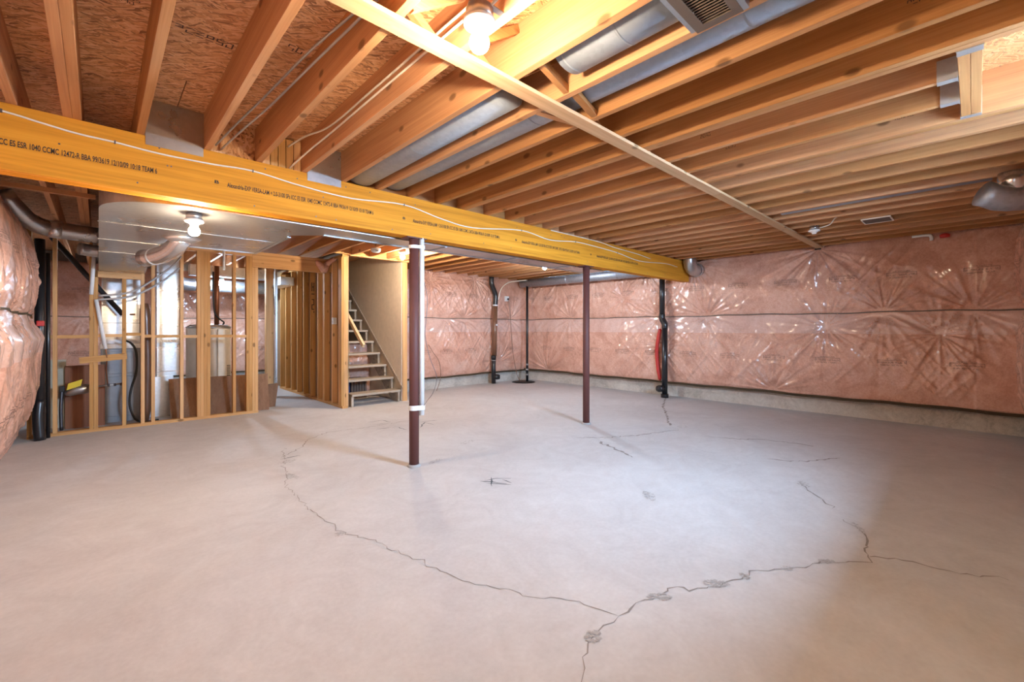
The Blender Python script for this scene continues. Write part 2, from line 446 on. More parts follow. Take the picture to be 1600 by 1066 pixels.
CR = {
 'a': [[1.43,5.06],[1.22,4.25],[1.09,3.73],[1.08,3.39],[1.08,3.15],[1.09,2.98],[1.1,2.8],[1.12,2.69],[1.18,2.51],[1.21,2.33],[1.26,2.16],[1.3,1.92],[1.35,1.74],[1.42,1.59],[1.47,1.5],[1.52,1.39],[1.59,1.31],[1.64,1.18],[1.67,1.08]],
 'b': [[1.67,1.08],[1.75,1.07],[1.83,1.07],[1.94,1.03],[2.02,1.03],[2.13,0.93],[2.26,0.86],[2.37,0.81],[2.48,0.81],[2.55,0.74],[2.67,0.67],[2.81,0.6],[2.91,0.51],[3.02,0.42],[3.14,0.41]],
 'c': [[3.14,0.41],[3.35,0.44],[3.48,0.49],[3.6,0.6]], 'd': [[3.76,0.69],[3.92,0.78],[4.07,0.91],[4.2,0.99]],
 'e': [[3.12,0.4],[3.2,0.3],[3.22,0.17],[3.24,0.05],[3.34,-0.12]], 'f': [[1.67,1.08],[1.57,1.09],[1.48,1.08],[1.39,1.04],[1.32,1.0],[1.26,0.97],[1.16,0.91]],
 'g': [[7.57,3.9],[6.72,3.51],[6.03,3.08],[5.45,2.75]], 'h': [[4.11,2.9],[4.01,2.73],[3.94,2.52],[3.83,2.32]],
 'i': [[4.05,3.19],[4.32,2.94],[4.7,2.75],[5.29,2.55]], 'i2': [[5.2,2.19],[5.34,1.89],[5.55,1.62],[5.63,1.2]], 'j': [[4.75,1.39],[4.8,1.26],[4.91,1.1],[5.14,0.99],[5.3,0.9]],
 'k': [[1.31,4.7],[1.57,4.94],[1.73,5.23],[2.03,5.45],[2.52,5.37],[3.13,5.38]]}
for k, pts in CR.items():
    w = {'a': .006, 'b': .009, 'f': .006, 'g': .03, 'h': .03, 'i': .02, 'i2': .02, 'j': .02, 'k': .012}.get(k, .012)
    crack(pts, w, 'crack_dark')
for pts in ([[2.34,2.81],[2.45,2.79],[2.54,2.7]], [[2.44,2.84],[2.3,2.67]], [[2.31,2.75],[2.44,2.59]], [[2.47,2.73],[2.47,2.62]],
            [[2.61,5.49],[2.81,5.41]], [[2.55,5.19],[2.81,5.15],[2.81,4.89]], [[3.17,5.18],[3.42,5.12]], [[3.01,4.9],[3.22,5.13],[3.22,4.91]],
            [[1.28,4.64],[1.47,4.64]], [[2.66,5.66],[2.86,5.64],[2.88,5.45]], [[2.31,2.83],[2.42,2.66]]):
    crack(pts, 0.013, 'scribble', 0.006, 'floor_scuff', 0.05)
def stain(x, y, rx, ry, ang, n, name='floor_stain', m='stain_grey'):
    V, F = [], []
    for i in range(n):
        a = rng.uniform(0, 6.28); q = math.sqrt(rng.uniform(0, 1))
        px, py = q * rx * math.cos(a), q * ry * math.sin(a)
        cx = x + px * math.cos(ang) - py * math.sin(ang); cy = y + px * math.sin(ang) + py * math.cos(ang)
        s = rng.uniform(0.004, 0.013); b = len(V); kk = rng.integers(4, 7); ph = rng.uniform(0, 6)
        for j in range(kk):
            rr = s * rng.uniform(0.4, 1.0)
            V.append((cx + rr * math.cos(ph + 6.283 * j / kk), cy + rr * math.sin(ph + 6.283 * j / kk), 0.001 + 0.002 * i / n))
        F.append(tuple(range(b, b + kk)))
    o = O(name, V, F, m, floor); o['kind'] = 'stuff'
for x, y, rx, ry, an, n in [(3.04,1.70,.10,.045,.8,70), (4.18,.96,.07,.04,.6,60), (2.235,.886,.065,.03,-.8,80), (1.93,1.025,.06,.028,-.8,70), (2.88,.557,.05,.02,-.7,50),
                            (2.65,.68,.03,.02,-.7,30), (3.52,.51,.09,.02,.5,50), (2.41,.81,.03,.02,1,30), (1.48,1.08,.04,.03,0,60), (1.08,2.69,.03,.03,0,20), (1.20,4.05,.04,.12,.2,60),
                            (1.3,4.5,.1,.04,.3,40), (3.0,3.9,.12,.05,.3,40), (2.35,3.55,.10,.03,.3,40), (5.5,2.6,.12,.06,.3,50)]:
    stain(x, y, rx, ry, an, n)

# ------------------------------------------------------------------ ceiling: subfloor panels, joists, strap, bridging
py = -0.55; row = 0
while py < 11.6:
    x = -0.85 - (1.22 if row % 2 else 0)
    while x < 7.95:
        a, b = max(x, -0.85), min(x + 2.437, 7.95)
        if b - a > 0.05: B('subfloor_panel', (a, b - .002), (py, min(py + 1.217, 11.6)), (ZO, ZO + .0185), 'osb', ceil)
        x += 2.44
    py += 1.22; row += 1
JR = {-2: -0.315, -1: -0.07, 0: 0.205}
for n in range(1, 25): JR[n] = round(0.24 + 0.3045 * n, 4)
def jbox(name, xr, y0, y1): return B(name, (xr - .038, xr), (y0, y1), (ZJ, ZO), 'joist_y', ceil, 0.002)
for n, xr in JR.items():
    y1 = 11.5 if xr < 2.9 else (6.858 if xr < 3.95 else 7.84)
    y0 = 0.052 if n in (9, 10) else -0.54
    jbox('joist', xr, y0, y1)
    if n in (-1, 8): jbox('joist', xr - .0385, y0, y1 if n == -1 else 3.6)
    if n == 11: jbox('joist', xr + .0385, y0, 3.6)
# framed-out opening in front of the window
for y in (-0.026, 0.013): B('header_joist', (JR[8], JR[11] - .038), (y, y + .038), (ZJ, ZO), 'joist_x', ceil, .002)
for n in (9, 10):
    x = JR[n]
    multi('joist_hanger', [boxgeo((x - .042, x + .004), (0.052, 0.125), (ZJ - .004, ZJ - .001)), boxgeo((x - .0415, x - .039), (0.052, 0.125), (ZJ - .002, ZJ + .10)),
                           boxgeo((x + .001, x + .0035), (0.052, 0.125), (ZJ - .002, ZJ + .10)), boxgeo((x - .06, x - .04), (0.0515, 0.054), (ZJ - .002, ZJ + .15)), boxgeo((x + .003, x + .022), (0.0515, 0.054), (ZJ - .002, ZJ + .15))], 'hanger_metal', ceil)
for x in (JR[8], JR[11] - .040): B('joist_hanger', (x, x + .002), (-0.03, 0.055), (ZJ - .003, ZJ + .16), 'hanger_metal', ceil)
B('joist_hanger', (JR[8], JR[8] + .05), (-0.028, 0.053), (ZJ - .004, ZJ - .001), 'hanger_metal', ceil)
B('joist_hanger', (JR[11] - .075, JR[11] - .038), (-0.028, 0.053), (ZJ - .004, ZJ - .001), 'hanger_metal', ceil)
# stair-well header
B('header_joist', (JR[8], 3.985), (6.86, 6.898), (ZJ, ZO), 'stud_x', ceil)
B('header_trim', (2.92, 3.985), (6.845, 6.93), (ZJ - .018, ZJ), 'stud_x', ceil)
# strap across the joists and the crossed bridging above it
B('strapping', (-0.76, 3.9), (1.497, 1.585), (ZJ - .020, ZJ), 'strap_x', ceil, .002)
B('strapping', (3.902, 7.60), (1.497, 1.585), (ZJ - .020, ZJ), 'strap_x', ceil, .002)
keys = sorted(JR)
for a, b in zip(keys[:-1], keys[1:]):
    xl, xr = JR[a], JR[b] - .038
    if b == -1: xr -= .0385
    if b == 8: xr -= .0385
    if a == 11: xl += .0385
    wm = 'joist_x'
    if a == 5:                                     # this bay carries the long duct: both pieces lie flat below it
        bar('bridging', (xl + .002, 1.40, ZJ + .017), (xr - .002, 1.47, ZJ + .017), .038, .028, wm, ceil)
        bar('bridging', (xl + .002, 1.66, ZJ + .017), (xr - .002, 1.60, ZJ + .017), .038, .028, wm, ceil)
        continue
    bar('bridging', (xl + .004, 1.465, ZJ + .025), (xr - .004, 1.465, ZO - .03), .038, .03, wm, ceil, up=(0, 1, 0))
    if a != 4 and a != 5: bar('bridging', (xl + .004, 1.615, ZO - .03), (xr - .004, 1.615, ZJ + .025), .038, .03, wm, ceil, up=(0, 1, 0))
    else: bar('bridging', (xl + .004, 1.36, ZJ + .03), (xr - .004, 1.42, ZJ + .022), .03, .038, wm, ceil)
for n, y in ((3, 1.2), (2, 1.05), (12, 2.4), (17, .9), (19, 1.3)):
    if n < 4: B('blocking', (JR[n - 1], JR[n] - .038), (y - .15, y - .112), (ZJ + .06, ZO), 'joist_x', ceil)
# rim blocking between the joists above the beam
for a, b, kind in ((0, 1, 'sheet'), (1, 2, 'osb'), (2, 3, 'wood'), (3, 4, 'sheet')):
    xl, xr = JR[a], JR[b] - .038
    if kind == 'sheet':
        s = B('return_air_panel', (xl, xr), (YB0 + .01, YB0 + .014), (ZJ - .0, ZO), 'galvanised', ceil)
        B('flange', (xl + .004, xr - .004), (YB0 - .004, YB0), (ZJ - .055, ZJ + .02), 'galvanised', s)
    elif kind == 'osb': B('blocking', (xl, xr), (YB0 + .03, YB0 + .05), (ZJ, ZO), 'osb', ceil)
    else:
        for k in range(5): B('blocking', (xl + .004 + k * .0525, xl + .053 + k * .0525), (YB0 + .004, YB0 + .042), (ZJ, ZO - .005 - .012 * (k % 2)), 'stud_z', ceil, .002)
for a in range(4, 24): B('blocking', (JR[a] + (.0385 if a == 11 else 0), JR[a + 1] - .038 - (.0385 if a == 7 else 0)), (YB0 + .05, YB0 + .088), (ZJ, ZO), 'joist_x', ceil)
# stamps printed on lumber and panels
SEG = ((0, 0, 1, .12), (0, .44, 1, .56), (0, .88, 1, 1), (0, 0, .2, .5), (.8, 0, 1, .5), (0, .5, .2, 1), (.8, .5, 1, 1))
def glyphs(r, w, h):
    """worn, unreadable block characters along a line: rectangles (x0, y0, x1, y1)"""
    t = 0.0; out = []; g = h * .62
    while t + g < w:
        if r.random() > .12:
            for k in r.sample(range(7), r.choice((3, 4, 5))):
                a, b, c, d = SEG[k]; out.append((t + a * g, b * h, t + c * g, d * h))
        t += g * 1.3
    return out
def stamp(x, y, z, w, h, axis, parent, rows=2, m='ink', seed=0):
    r = random.Random(seed); V, F = [], []
    for k in range(rows):
        hh = h / rows * .72
        for a, b, c, d in glyphs(r, w, hh):
            o = len(V); zz = h * k / rows
            for p, q in ((a, b), (c, b), (c, d), (a, d)):
                if axis == 'x': V.append((x, y + p, z + zz + q))
                else: V.append((x + p, y + zz + q, z))
            F.append((o, o + 1, o + 2, o + 3))
    return O('printed_stamp', V, F, m, parent)
for i, (n, y, w, h) in enumerate(((9, 1.2, .07, .06), (10, 1.15, .07, .06), (11, .25, .09, .05), (12, .3, .09, .05), (7, .1, .10, .06), (14, .6, .08, .05), (6, 2.2, .08, .06), (13, 2.5, .08, .06), (16, 2.3, .06, .07))):
    stamp(JR[n] - .0395 - (.0385 if n == 8 else 0), y, ZJ + .09, w, h, 'x', ceil, seed=i)
for i, (x, y, w, h) in enumerate(((-.04, 2.05, .10, .15), (.02, 2.45, .12, .10), (.26, 2.55, .24, .07), (.57, 2.35, .2, .07), (1.2, 1.0, .2, .15), (1.18, 2.1, .10, .10))):
    stamp(x, y, ZO - .001, w, h, 'z', ceil, rows=1 if h < .1 else 3, m='faint_ink', seed=20 + i)

# ------------------------------------------------------------------ insulation behind plastic film
def vnoise(su, sz, seed, U, Z):
    g = np.random.default_rng(seed).uniform(-1, 1, (64, 64))
    a, b = U * su % 63, Z * sz % 63
    i, j = a.astype(int), b.astype(int); f, h = a - i, b - j
    f, h = f * f * (3 - 2 * f), h * h * (3 - 2 * h)
    i2, j2 = (i + 1) % 64, (j + 1) % 64
    return (g[i, j] * (1 - f) + g[i2, j] * f) * (1 - h) + (g[i, j2] * (1 - f) + g[i2, j2] * f) * h
class Film:
    def __init__(s, name, parent, place, u0, u1, z0, z1, seam, staples, seed, m, bulge=0.085, prof=None, du=0.0125, folds=0.021):
        s.place, s.u0, s.u1, s.z0, s.z1 = place, u0, u1, z0, z1
        nu, nz = int((u1 - u0) / du) + 1, int((z1 - z0) / du) + 1
        s.us, s.zs = np.linspace(u0, u1, nu), np.linspace(z0, z1, nz)
        U, Z = np.meshgrid(s.us, s.zs, indexing='ij')
        zone = np.where(Z < seam, (Z - z0) / (seam - z0), (Z - seam) / (z1 - seam))
        H = bulge * np.power(np.clip(np.sin(np.pi * zone), 0, 1), 0.42)
        if prof is not None: H = H * 0.25 + np.interp(Z, [p[0] for p in prof], [p[1] for p in prof])
        H *= 0.86 + 0.14 * np.abs(np.sin(np.pi * (U + .2 * seed) / 0.62)) ** 0.6
        H += 0.016 * vnoise(1.7, 1.9, seed, U, Z) + 0.007 * vnoise(5, 6, seed + 1, U, Z)
        env = np.clip(zone * (1 - zone) * 6, 0, 1)
        patch = np.clip(vnoise(1.1, 1.4, seed + 8, U, Z) * 1.6 + .35, 0, 1)          # some stretches of film are taut, some gathered
        for q, (ku, kz, sh) in enumerate(((4.0, .8, .9), (7.5, 1.1, -.8), (11.0, 1.4, .55), (15.0, 1.8, -.35))):
            rid = 1 - np.abs(vnoise(ku, kz, seed + 2 + q, U + Z * sh, Z + .3 * U))
            H += env * patch * folds * (1.0, .8, .55, .4)[q] * rid ** 9
        rs = np.random.default_rng(seed)
        for (pu, pz) in staples:
            du_, dz_ = U - pu, Z - pz; r = np.sqrt(du_ ** 2 + dz_ ** 2) + 1e-6; th = np.arctan2(dz_, du_)
            w = 0
            for kk, am in ((rs.integers(4, 6), .7), (rs.integers(7, 10), 1.0), (rs.integers(12, 16), .7), (rs.integers(19, 25), .35)):
                w = w + am * (1 - 1.6 * np.abs(np.sin(kk * th + rs.uniform(0, 6) + .35 * np.sin(3 * th))) ** .7)
            H += 0.021 * np.exp(-r / 0.40) * np.clip(r / 0.10, 0, 1) * w - 0.040 * np.exp(-(r / 0.12) ** 2)
        H = np.maximum(H, 0.004); s.H = H
        V = [place(u, z, h) for u, zc, hc in zip(s.us, [s.zs] * nu, H) for z, h in zip(zc, hc)]
        F = [(i * nz + j, (i + 1) * nz + j, (i + 1) * nz + j + 1, i * nz + j + 1) for i in range(nu - 1) for j in range(nz - 1)]
        s.obj = O(name, V, F, m, parent, smooth=True)
    def h(s, u, z):
        a = np.clip((u - s.u0) / (s.u1 - s.u0), 0, .9999) * (len(s.us) - 1); b = np.clip((z - s.z0) / (s.z1 - s.z0), 0, .9999) * (len(s.zs) - 1)
        i, j = int(a), int(b); f, g = a - i, b - j; H = s.H
        return (H[i, j] * (1 - f) + H[i + 1, j] * f) * (1 - g) + (H[i, j + 1] * (1 - f) + H[i + 1, j + 1] * f) * g
    def lap(s, za, zb, m='film_lap', off=0.004):
        us = s.us[::2]; zs = np.linspace(za, zb, 16); nz = len(zs)
        V = [s.place(u, z, s.h(u, z) + off) for u in us for z in zs]
        F = [(i * nz + j, (i + 1) * nz + j, (i + 1) * nz + j + 1, i * nz + j + 1) for i in range(len(us) - 1) for j in range(nz - 1)]
        return O('film_overlap', V, F, m, s.obj, smooth=True)
    def band(s, za, zb, m, off=0.008, name='seam_tape'):
        us = s.us[::2]; V, F = [], []
        for u in us:
            j = 0.006 * math.sin(u * 3.1) + 0.004 * math.sin(u * 9)
            for z in (za, zb): V.append(s.place(u, z + j, max(s.h(u, np.clip(z, s.z0, s.z1)), 0.0) + off))
        F = [(2 * i, 2 * i + 2, 2 * i + 3, 2 * i + 1) for i in range(len(us) - 1)]
        return O(name, V, F, m, s.obj)
    def mark(s, u, z, w=0.30, seed=0, flip=1):
        r = random.Random(seed * 31 + int(u * 100)); V, F = [], []
        def quad(a, b, c, d):
            n = max(1, int(abs(b - a) / .03))
            for k in range(n):
                p, q = a + (b - a) * k / n, a + (b - a) * (k + 1) / n; o = len(V)
                for x, y in ((p, c), (q, c), (q, d), (p, d)):
                    V.append(s.place(u + flip * x, z + y, s.h(u + flip * x, z + y) + .003))
                F.append((o, o + 1, o + 2, o + 3))
        quad(-w / 2, w / 2, .044, .048); quad(-w * .5, -w * .5 + .004, .0, .046); quad(w * .5 - .004, w * .5, .0, .046)
        for y, hh, a in ((.006, .022, .47), (-.026, .016, .40), (.056, .013, .30)):
            for x0, y0, x1, y1 in glyphs(r, 2 * w * a, hh): quad(x0 - w * a, x1 - w * a, y + y0, y + y1)
        return O('printed_mark', V, F, 'faint_ink', s.obj)

rw = Film('insulation', wall_right, lambda u, z, h: (7.80 - h, u, z), -0.45, 7.80, 0.27, 2.54, 1.5,
          [(3.24, 1.5), (1.60, 2.46), (0.85, 1.5), (4.15, 1.5), (3.45, 2.44), (4.35, 2.36), (4.9, 1.9), (5.6, 2.42), (6.3, 1.5), (0.0, 1.5), (4.05, 0.95), (1.5, 1.3), (.3, 1.2), (2.2, .30), (7.0, .3), (6.6, 2.42)], 11, 'pink_insulation')
rw.lap(1.20, 1.485); rw.band(1.492, 1.507, 'seam_grey', 0.010)
rw.band(0.245, 0.285, 'sealant', 0.012, 'bottom_edge')
for i, u in enumerate([0.06, 0.76, 1.47, 2.17, 2.83, 3.55, 4.24, 4.91, 5.57, 6.29, 6.99]): rw.mark(u, .80, seed=i, flip=-1)
for i, u in enumerate([-.06, .66, 1.30, 2.01, 2.70, 3.41, 4.1, 4.8, 5.49, 6.20, 6.91, 7.5]): rw.mark(u, 1.97, seed=40 + i, flip=-1)
for u, z in ((1.60, 2.46), (3.40, 2.40)):
    B('film_fastener', (7.80 - rw.h(u, z) - .006, 7.80 - rw.h(u, z) + .002), (u - .04, u + .04), (z - .012, z + .012), 'ink', rw.obj)
bw = Film('insulation', wall_back, lambda u, z, h: (u, 7.80 - h, z), 3.99, 7.80, 0.25, 2.52, 1.5,
          [(5.02, 2.36), (5.02, 2.2), (5.45, 1.5), (6.2, 2.40), (6.75, 1.5), (4.3, 1.5), (7.3, 1.5), (6.9, .5), (5.9, 1.5)], 23, 'pink_insulation')
bw.lap(1.20, 1.485); bw.band(1.492, 1.507, 'seam_grey', 0.010); bw.band(0.225, 0.262, 'sealant', 0.012, 'bottom_edge')
for i, u in enumerate([4.2, 4.84, 5.37, 6.03, 7.28]): bw.mark(u, .77, seed=70 + i)
for i, u in enumerate([4.25, 4.85, 5.50, 6.12, 7.35]): bw.mark(u, 1.99, seed=80 + i)
LP = [(0, .10), (.15, .16), (.37, .26), (.65, .325), (.94, .335), (1.17, .36), (1.30, .30), (1.40, .285), (1.5, .30), (1.8, .305), (2.2, .25), (2.45, .15), (2.6, .06)]
lw = Film('insulation', wall_left, lambda u, z, h: (-0.78 + h, u, z), 0.2, 7.22, 0.0, 2.60, 1.42,
          [(7.0, 1.42), (5.6, 1.42), (4.4, 1.42), (6.2, 2.45), (6.6, .25)], 35, 'pink_insulation', bulge=0.10, folds=0.012, prof=[(z, h * .92) for z, h in LP])
lw.lap(1.02, 1.40); lw.band(1.405, 1.425, 'sealant', 0.006)
for i, u in enumerate([4.4, 5.0, 5.55, 6.05, 6.5, 6.95]): lw.mark(u, .62, .26, 90 + i); lw.mark(u - .1, 1.93, .26, 99 + i)
fw = Film('insulation', wf, lambda u, z, h: (u, -0.43 + h, z), 4.2, 7.76, 0.27, 2.50, 1.5, [(7.4, 1.5), (6.5, 1.5), (5.5, 1.5)], 41, 'pink_insulation', du=.025)
fw.band(1.492, 1.507, 'seam_grey', 0.010); fw.mark(7.3, .80, seed=3); fw.mark(7.3, 1.97, seed=5)
uw = Film('insulation', wall_util, lambda u, z, h: (u, 11.50 - h, z), -0.70, 3.95, 0.30, 2.50, 1.5, [(0.2, 1.5), (1.6, 1.5), (2.6, 1.5), (.9, 2.4), (2.2, 2.4), (-.2, 1.5)], 57, 'pink_insulation', du=.022)
uw2 = Film('insulation', wall_util, lambda u, z, h: (u, 11.36 - h, z), -0.72, 0.36, 0.30, 2.50, 1.5, [(-.2, 1.5), (.1, 1.5)], 77, 'pink_insulation', du=.022)
uw2.band(1.492, 1.507, 'seam_grey', 0.010); uw2.mark(-.2, 1.97, seed=131); uw2.mark(-.25, .8, seed=133)
uw.band(1.492, 1.507, 'seam_grey', 0.010); uw.band(0.27, 0.305, 'sealant', 0.012, 'bottom_edge')
for i, u in enumerate([.55, .95, 1.55, 2.15, 2.75]): uw.mark(u, 1.97, seed=110 + i); uw.mark(u, .8, seed=120 + i)
lu = Film('insulation', wall_left, lambda u, z, h: (-0.78 + h, u, z), 7.75, 11.5, 0.30, 2.50, 1.5, [(8.4, 1.5), (9.4, 1.5)], 63, 'pink_insulation', du=.03)

# ------------------------------------------------------------------ beam and posts
beam = thing('support_beam', 'long yellow laminated timber beam carrying the joists, printed with black lettering', 'beam', (3.6, (YB0 + YB1) / 2, 2.108))
for k in range(3): B('ply', (-0.80, 7.66), (YB0 + k * .044, YB0 + k * .044 + .0435), (2.108, ZJ), 'lvl', beam, .003)
def lettering(body, x0, length, z, parent, size=.044):
    cu = bpy.data.curves.new('lettering', 'FONT'); cu.body = body; cu.size = size; cu.offset = 0.0008
    t = bpy.data.objects.new('tmp', cu); C.objects.link(t)
    bpy.context.view_layer.update()
    me = bpy.data.meshes.new_from_object(t.evaluated_get(bpy.context.evaluated_depsgraph_get()))
    bpy.data.objects.remove(t)
    n = len(me.vertices); co = np.empty(n * 3); me.vertices.foreach_get('co', co); co = co.reshape(n, 3)
    k = length / (co[:, 0].max() - co[:, 0].min())
    V = np.stack([x0 + (co[:, 0] - co[:, 0].min()) * k, np.full(n, YB0 - .0012), z + co[:, 1]], 1)
    F = [tuple(p.vertices) for p in me.polygons]
    return O('lettering', V, F, 'ink', parent)
TA = 'Alexandria-EXP VERSA-LAM = 2.0-3100 SPs '
TB = 'ICC ES ESR 1040 CCMC 12472-R BBA 99/3619 12/10/09 10:18 TEAM 6'
for x0 in (-0.79, 0.637, 2.071, 3.458, 4.88): lettering(TA + TB, x0, 1.055, 2.238, beam)
for x0 in (0.565, 1.97, 3.36, 4.74): lettering('®' if False else 'B', x0, .025, 2.248, beam, .03)
r9 = random.Random(4)
nails = []
for k in range(34):
    x = r9.uniform(-.3, 6.8); z = r9.choice([2.14, 2.16, 2.42, 2.40, 2.30])
    v, f = tube_geo([(x, YB0 - .003, z), (x, YB0 + .002, z)], .005, 6); nails.append((v, f))
multi('nail_heads', nails, 'dark_steel', beam)['kind'] = 'stuff'
def post(x, label):
    p = thing('steel_post', label, 'post', (x, 3.56, 0), 'steel posts under the beam')
    lathe('shaft', [(.0445, 0.012), (.0445, 2.10)], (x, 3.56, 0), 'post_primer', p, 32)
    B('cap_plate', (x - .10, x + .10), (3.50, 3.63), (2.098, 2.108), 'post_primer', p)
    lathe('grout_collar', [(.062, 0.0), (.060, .010), (.050, .022)], (x, 3.56, 0), 'stain_grey', p, 20)
    return p
post(2.12, 'dark red steel post with a white pipe strapped to it under the beam')
post(4.73, 'bare dark red steel post under the beam near the insulated wall')
pv = thing('white_pipe', 'white plastic pipe strapped upright to the dark red steel post', 'pipe', (2.178, 3.523, .47))
lathe('pipe', [(.024, 0), (.024, 1.64)], (2.178, 3.523, .47), 'white_plastic', pv, 20)
for z in (.52, 2.01):
    V, F = [], []
    pts = [(2.12 + .050 * math.cos(a), 3.56 + .050 * math.sin(a)) for a in np.linspace(R(35), R(278), 22)] + [(2.178 + .030 * math.cos(a), 3.523 + .030 * math.sin(a)) for a in np.linspace(R(-100), R(70), 12)]
    n = len(pts); hh = .045 if z < 1 else .03
    for x, y in pts: V += [(x, y, z), (x, y, z + hh)]
    F = [(2 * i, 2 * ((i + 1) % n), 2 * ((i + 1) % n) + 1, 2 * i + 1) for i in range(n)]
    O('tape_wrap', V, F, 'white_plastic', pv)
tag(tube('loose_wire', smooth_path([(2.19, 3.52, 1.75), (2.225, 3.50, 1.55), (2.21, 3.50, 1.35), (2.20, 3.497, 1.2), (2.24, 3.48, 1.0), (2.30, 3.46, .82), (2.27, 3.47, .68), (2.215, 3.49, .60), (2.18, 3.49, .56)]), .0028, 'dark_steel', seg=6), 'thin dark wire looping beside the white pipe on the steel post', 'wire')
# cable stapled along the beam
cabpts = [(-.75, 2.435), (-.37, 2.411), (-.24, 2.395), (-.09, 2.378), (.07, 2.375), (.28, 2.364), (.54, 2.369), (.79, 2.383), (1.11, 2.351), (1.5, 2.336), (1.98, 2.377), (2.38, 2.32), (2.76, 2.296), (3.45, 2.376), (3.93, 2.336), (4.42, 2.38), (4.83, 2.376), (5.37, 2.355), (5.98, 2.301), (6.78, 2.345), (7.2, 2.33)]
cb = thing('beam_cable', 'white electrical cable stapled in shallow waves along the yellow beam', 'cable', (3.2, YB0, 2.29))
tube('cable', smooth_path([(x, YB0 - .005, z) for x, z in cabpts], 5), .0055, 'white_cable', cb, 8)
for i in (1, 4, 7, 10, 13, 15, 17): B('staple', (cabpts[i][0] - .004, cabpts[i][0] + .004), (YB0 - .012, YB0), (cabpts[i][1] - .009, cabpts[i][1] + .009), 'dark_steel', cb)
tag(tube('upper_cable', smooth_path([(3.95, YB0 - .005, 2.455), (4.9, YB0 - .005, 2.45), (5.3, YB0 - .006, 2.42), (5.9, YB0 - .005, 2.40), (6.3, YB0 - .005, 2.37)], 5), .0055, 'white_cable', seg=8), 'short white cable leaving the joists at the insulated end of the beam', 'cable')

# ------------------------------------------------------------------ ducts
duct = thing('supply_duct', 'wide galvanised sheet metal duct turning behind the yellow beam', 'duct', (1.2, 5.0, 2.09))
ZD, ZT = 2.10, 2.45
outer = [(0.0, 6.4)] + [(0.45 - .45 * math.cos(a), 4.12 - .45 * math.sin(a)) for a in np.linspace(0, math.pi / 2, 12)] + [(5.3, 3.67)]
inner = [(5.3, 3.95), (1.45, 3.98), (1.24, 4.18), (1.24, 5.42), (.44, 5.42), (.44, 6.4)]
poly = outer + inner; n = len(poly)
V = [(x, y, ZD) for x, y in poly] + [(x, y, ZT) for x, y in poly]
F = [tuple(range(n - 1, -1, -1)), tuple(range(n, 2 * n))] + [(i, (i + 1) % n, (i + 1) % n + n, i + n) for i in range(n)]
O('trunk', V, F, 'galvanised', duct)
V = [(0, 6.4, ZD), (.44, 6.4, ZD), (.44, 7.455, 1.99), (0, 7.455, 1.99), (0, 6.4, ZT), (.44, 6.4, ZT), (.44, 7.455, ZT), (0, 7.455, ZT)]
O('drop_transition', V, [(3, 2, 1, 0), (4, 5, 6, 7), (0, 1, 5, 4), (1, 2, 6, 5), (2, 3, 7, 6), (3, 0, 4, 7)], 'galvanised', duct)
for y, x1 in ((4.62, 1.246), (5.52, .446), (6.4, .446)): B('seam_cleat', (-.006, x1), (y - .007, y + .007), (ZD - .004, ZD + .001), 'galvanised', duct)
for x in (2.55, 3.55, 4.5): B('seam_cleat', (x - .012, x + .012), (3.666, 3.955), (ZD - .008, ZD + .001), 'dull_duct', duct)
B('edge_flange', (1.45, 5.3), (3.955, 3.99), (ZD - .006, ZD), 'galvanised', duct)
B('edge_flange', (.46, 1.24), (5.42, 5.45), (ZD - .006, ZD), 'galvanised', duct)
B('edge_flange', (1.235, 1.265), (4.25, 5.45), (ZD - .006, ZD), 'galvanised', duct)
# take-off elbow hanging from the duct underside
el = thing('takeoff_elbow', 'shiny round elbow with a flared collar under the sheet metal duct', 'duct', (.45, 5.0, 1.88))
p = [Vector((.555, 4.97, 2.115)), Vector((.545, 5.02, 2.075)), Vector((.53, 5.09, 2.045)), Vector((.51, 5.17, 2.02)), Vector((.48, 5.27, 2.0)), Vector((.45, 5.36, 1.985)), Vector((.41, 5.45, 1.975)), Vector((.37, 5.54, 1.97)), Vector((.33, 5.62, 1.968))]
tube('elbow', p, [.078, .082, .077, .082, .077, .082, .077, .077, .084], 'foil', el, 24)
lathe('flared_collar', [(.084, 0), (.10, .014), (.15, .042)], (.555, 4.98, 2.057), 'lit_sheet', el, 28)
tube('tape_band', [(.40, 5.473, 1.973), (.388, 5.50, 1.972)], .0795, 'hanger_metal', el, 24)
# round ducts lying in the joist bays
def bay_duct(x, y0, y1, r, label, z=2.541, seams=()):
    t = thing('round_duct', label, 'duct', (x, (y0 + y1) / 2, z - r))
    tube('pipe', [(x, y0, z), (x, y1, z)], r, 'grey_duct', t, 28, True, .64)
    for y in seams: tube('crimp_ring', [(x, y - .006, z), (x, y + .006, z)], r + .0015, 'grey_duct', t, 28, True, .64)
    return t
d1 = bay_duct(1.588, 1.72, 3.52, .119, 'grey flattened duct in the joist bay between the strap and the beam', seams=(2.6,))
d2 = bay_duct(1.588, .76, 1.30, .115, 'short grey flattened duct feeding the brown louvred register', seams=(1.0, 1.27))
d3 = bay_duct(1.892, -0.54, 3.52, .122, 'long grey flattened duct running the whole joist bay beside the brown register', z=2.573, seams=(.62, 1.8, 2.9))
d4 = bay_duct(5.246, -0.1, 1.40, .110, 'thin grey duct in a joist bay leading to the wall elbow', z=2.545, seams=(.9,))
g = thing('floor_register', 'brown louvred air register in a metal boot between the joists', 'vent', (1.60, .66, ZJ - .02))
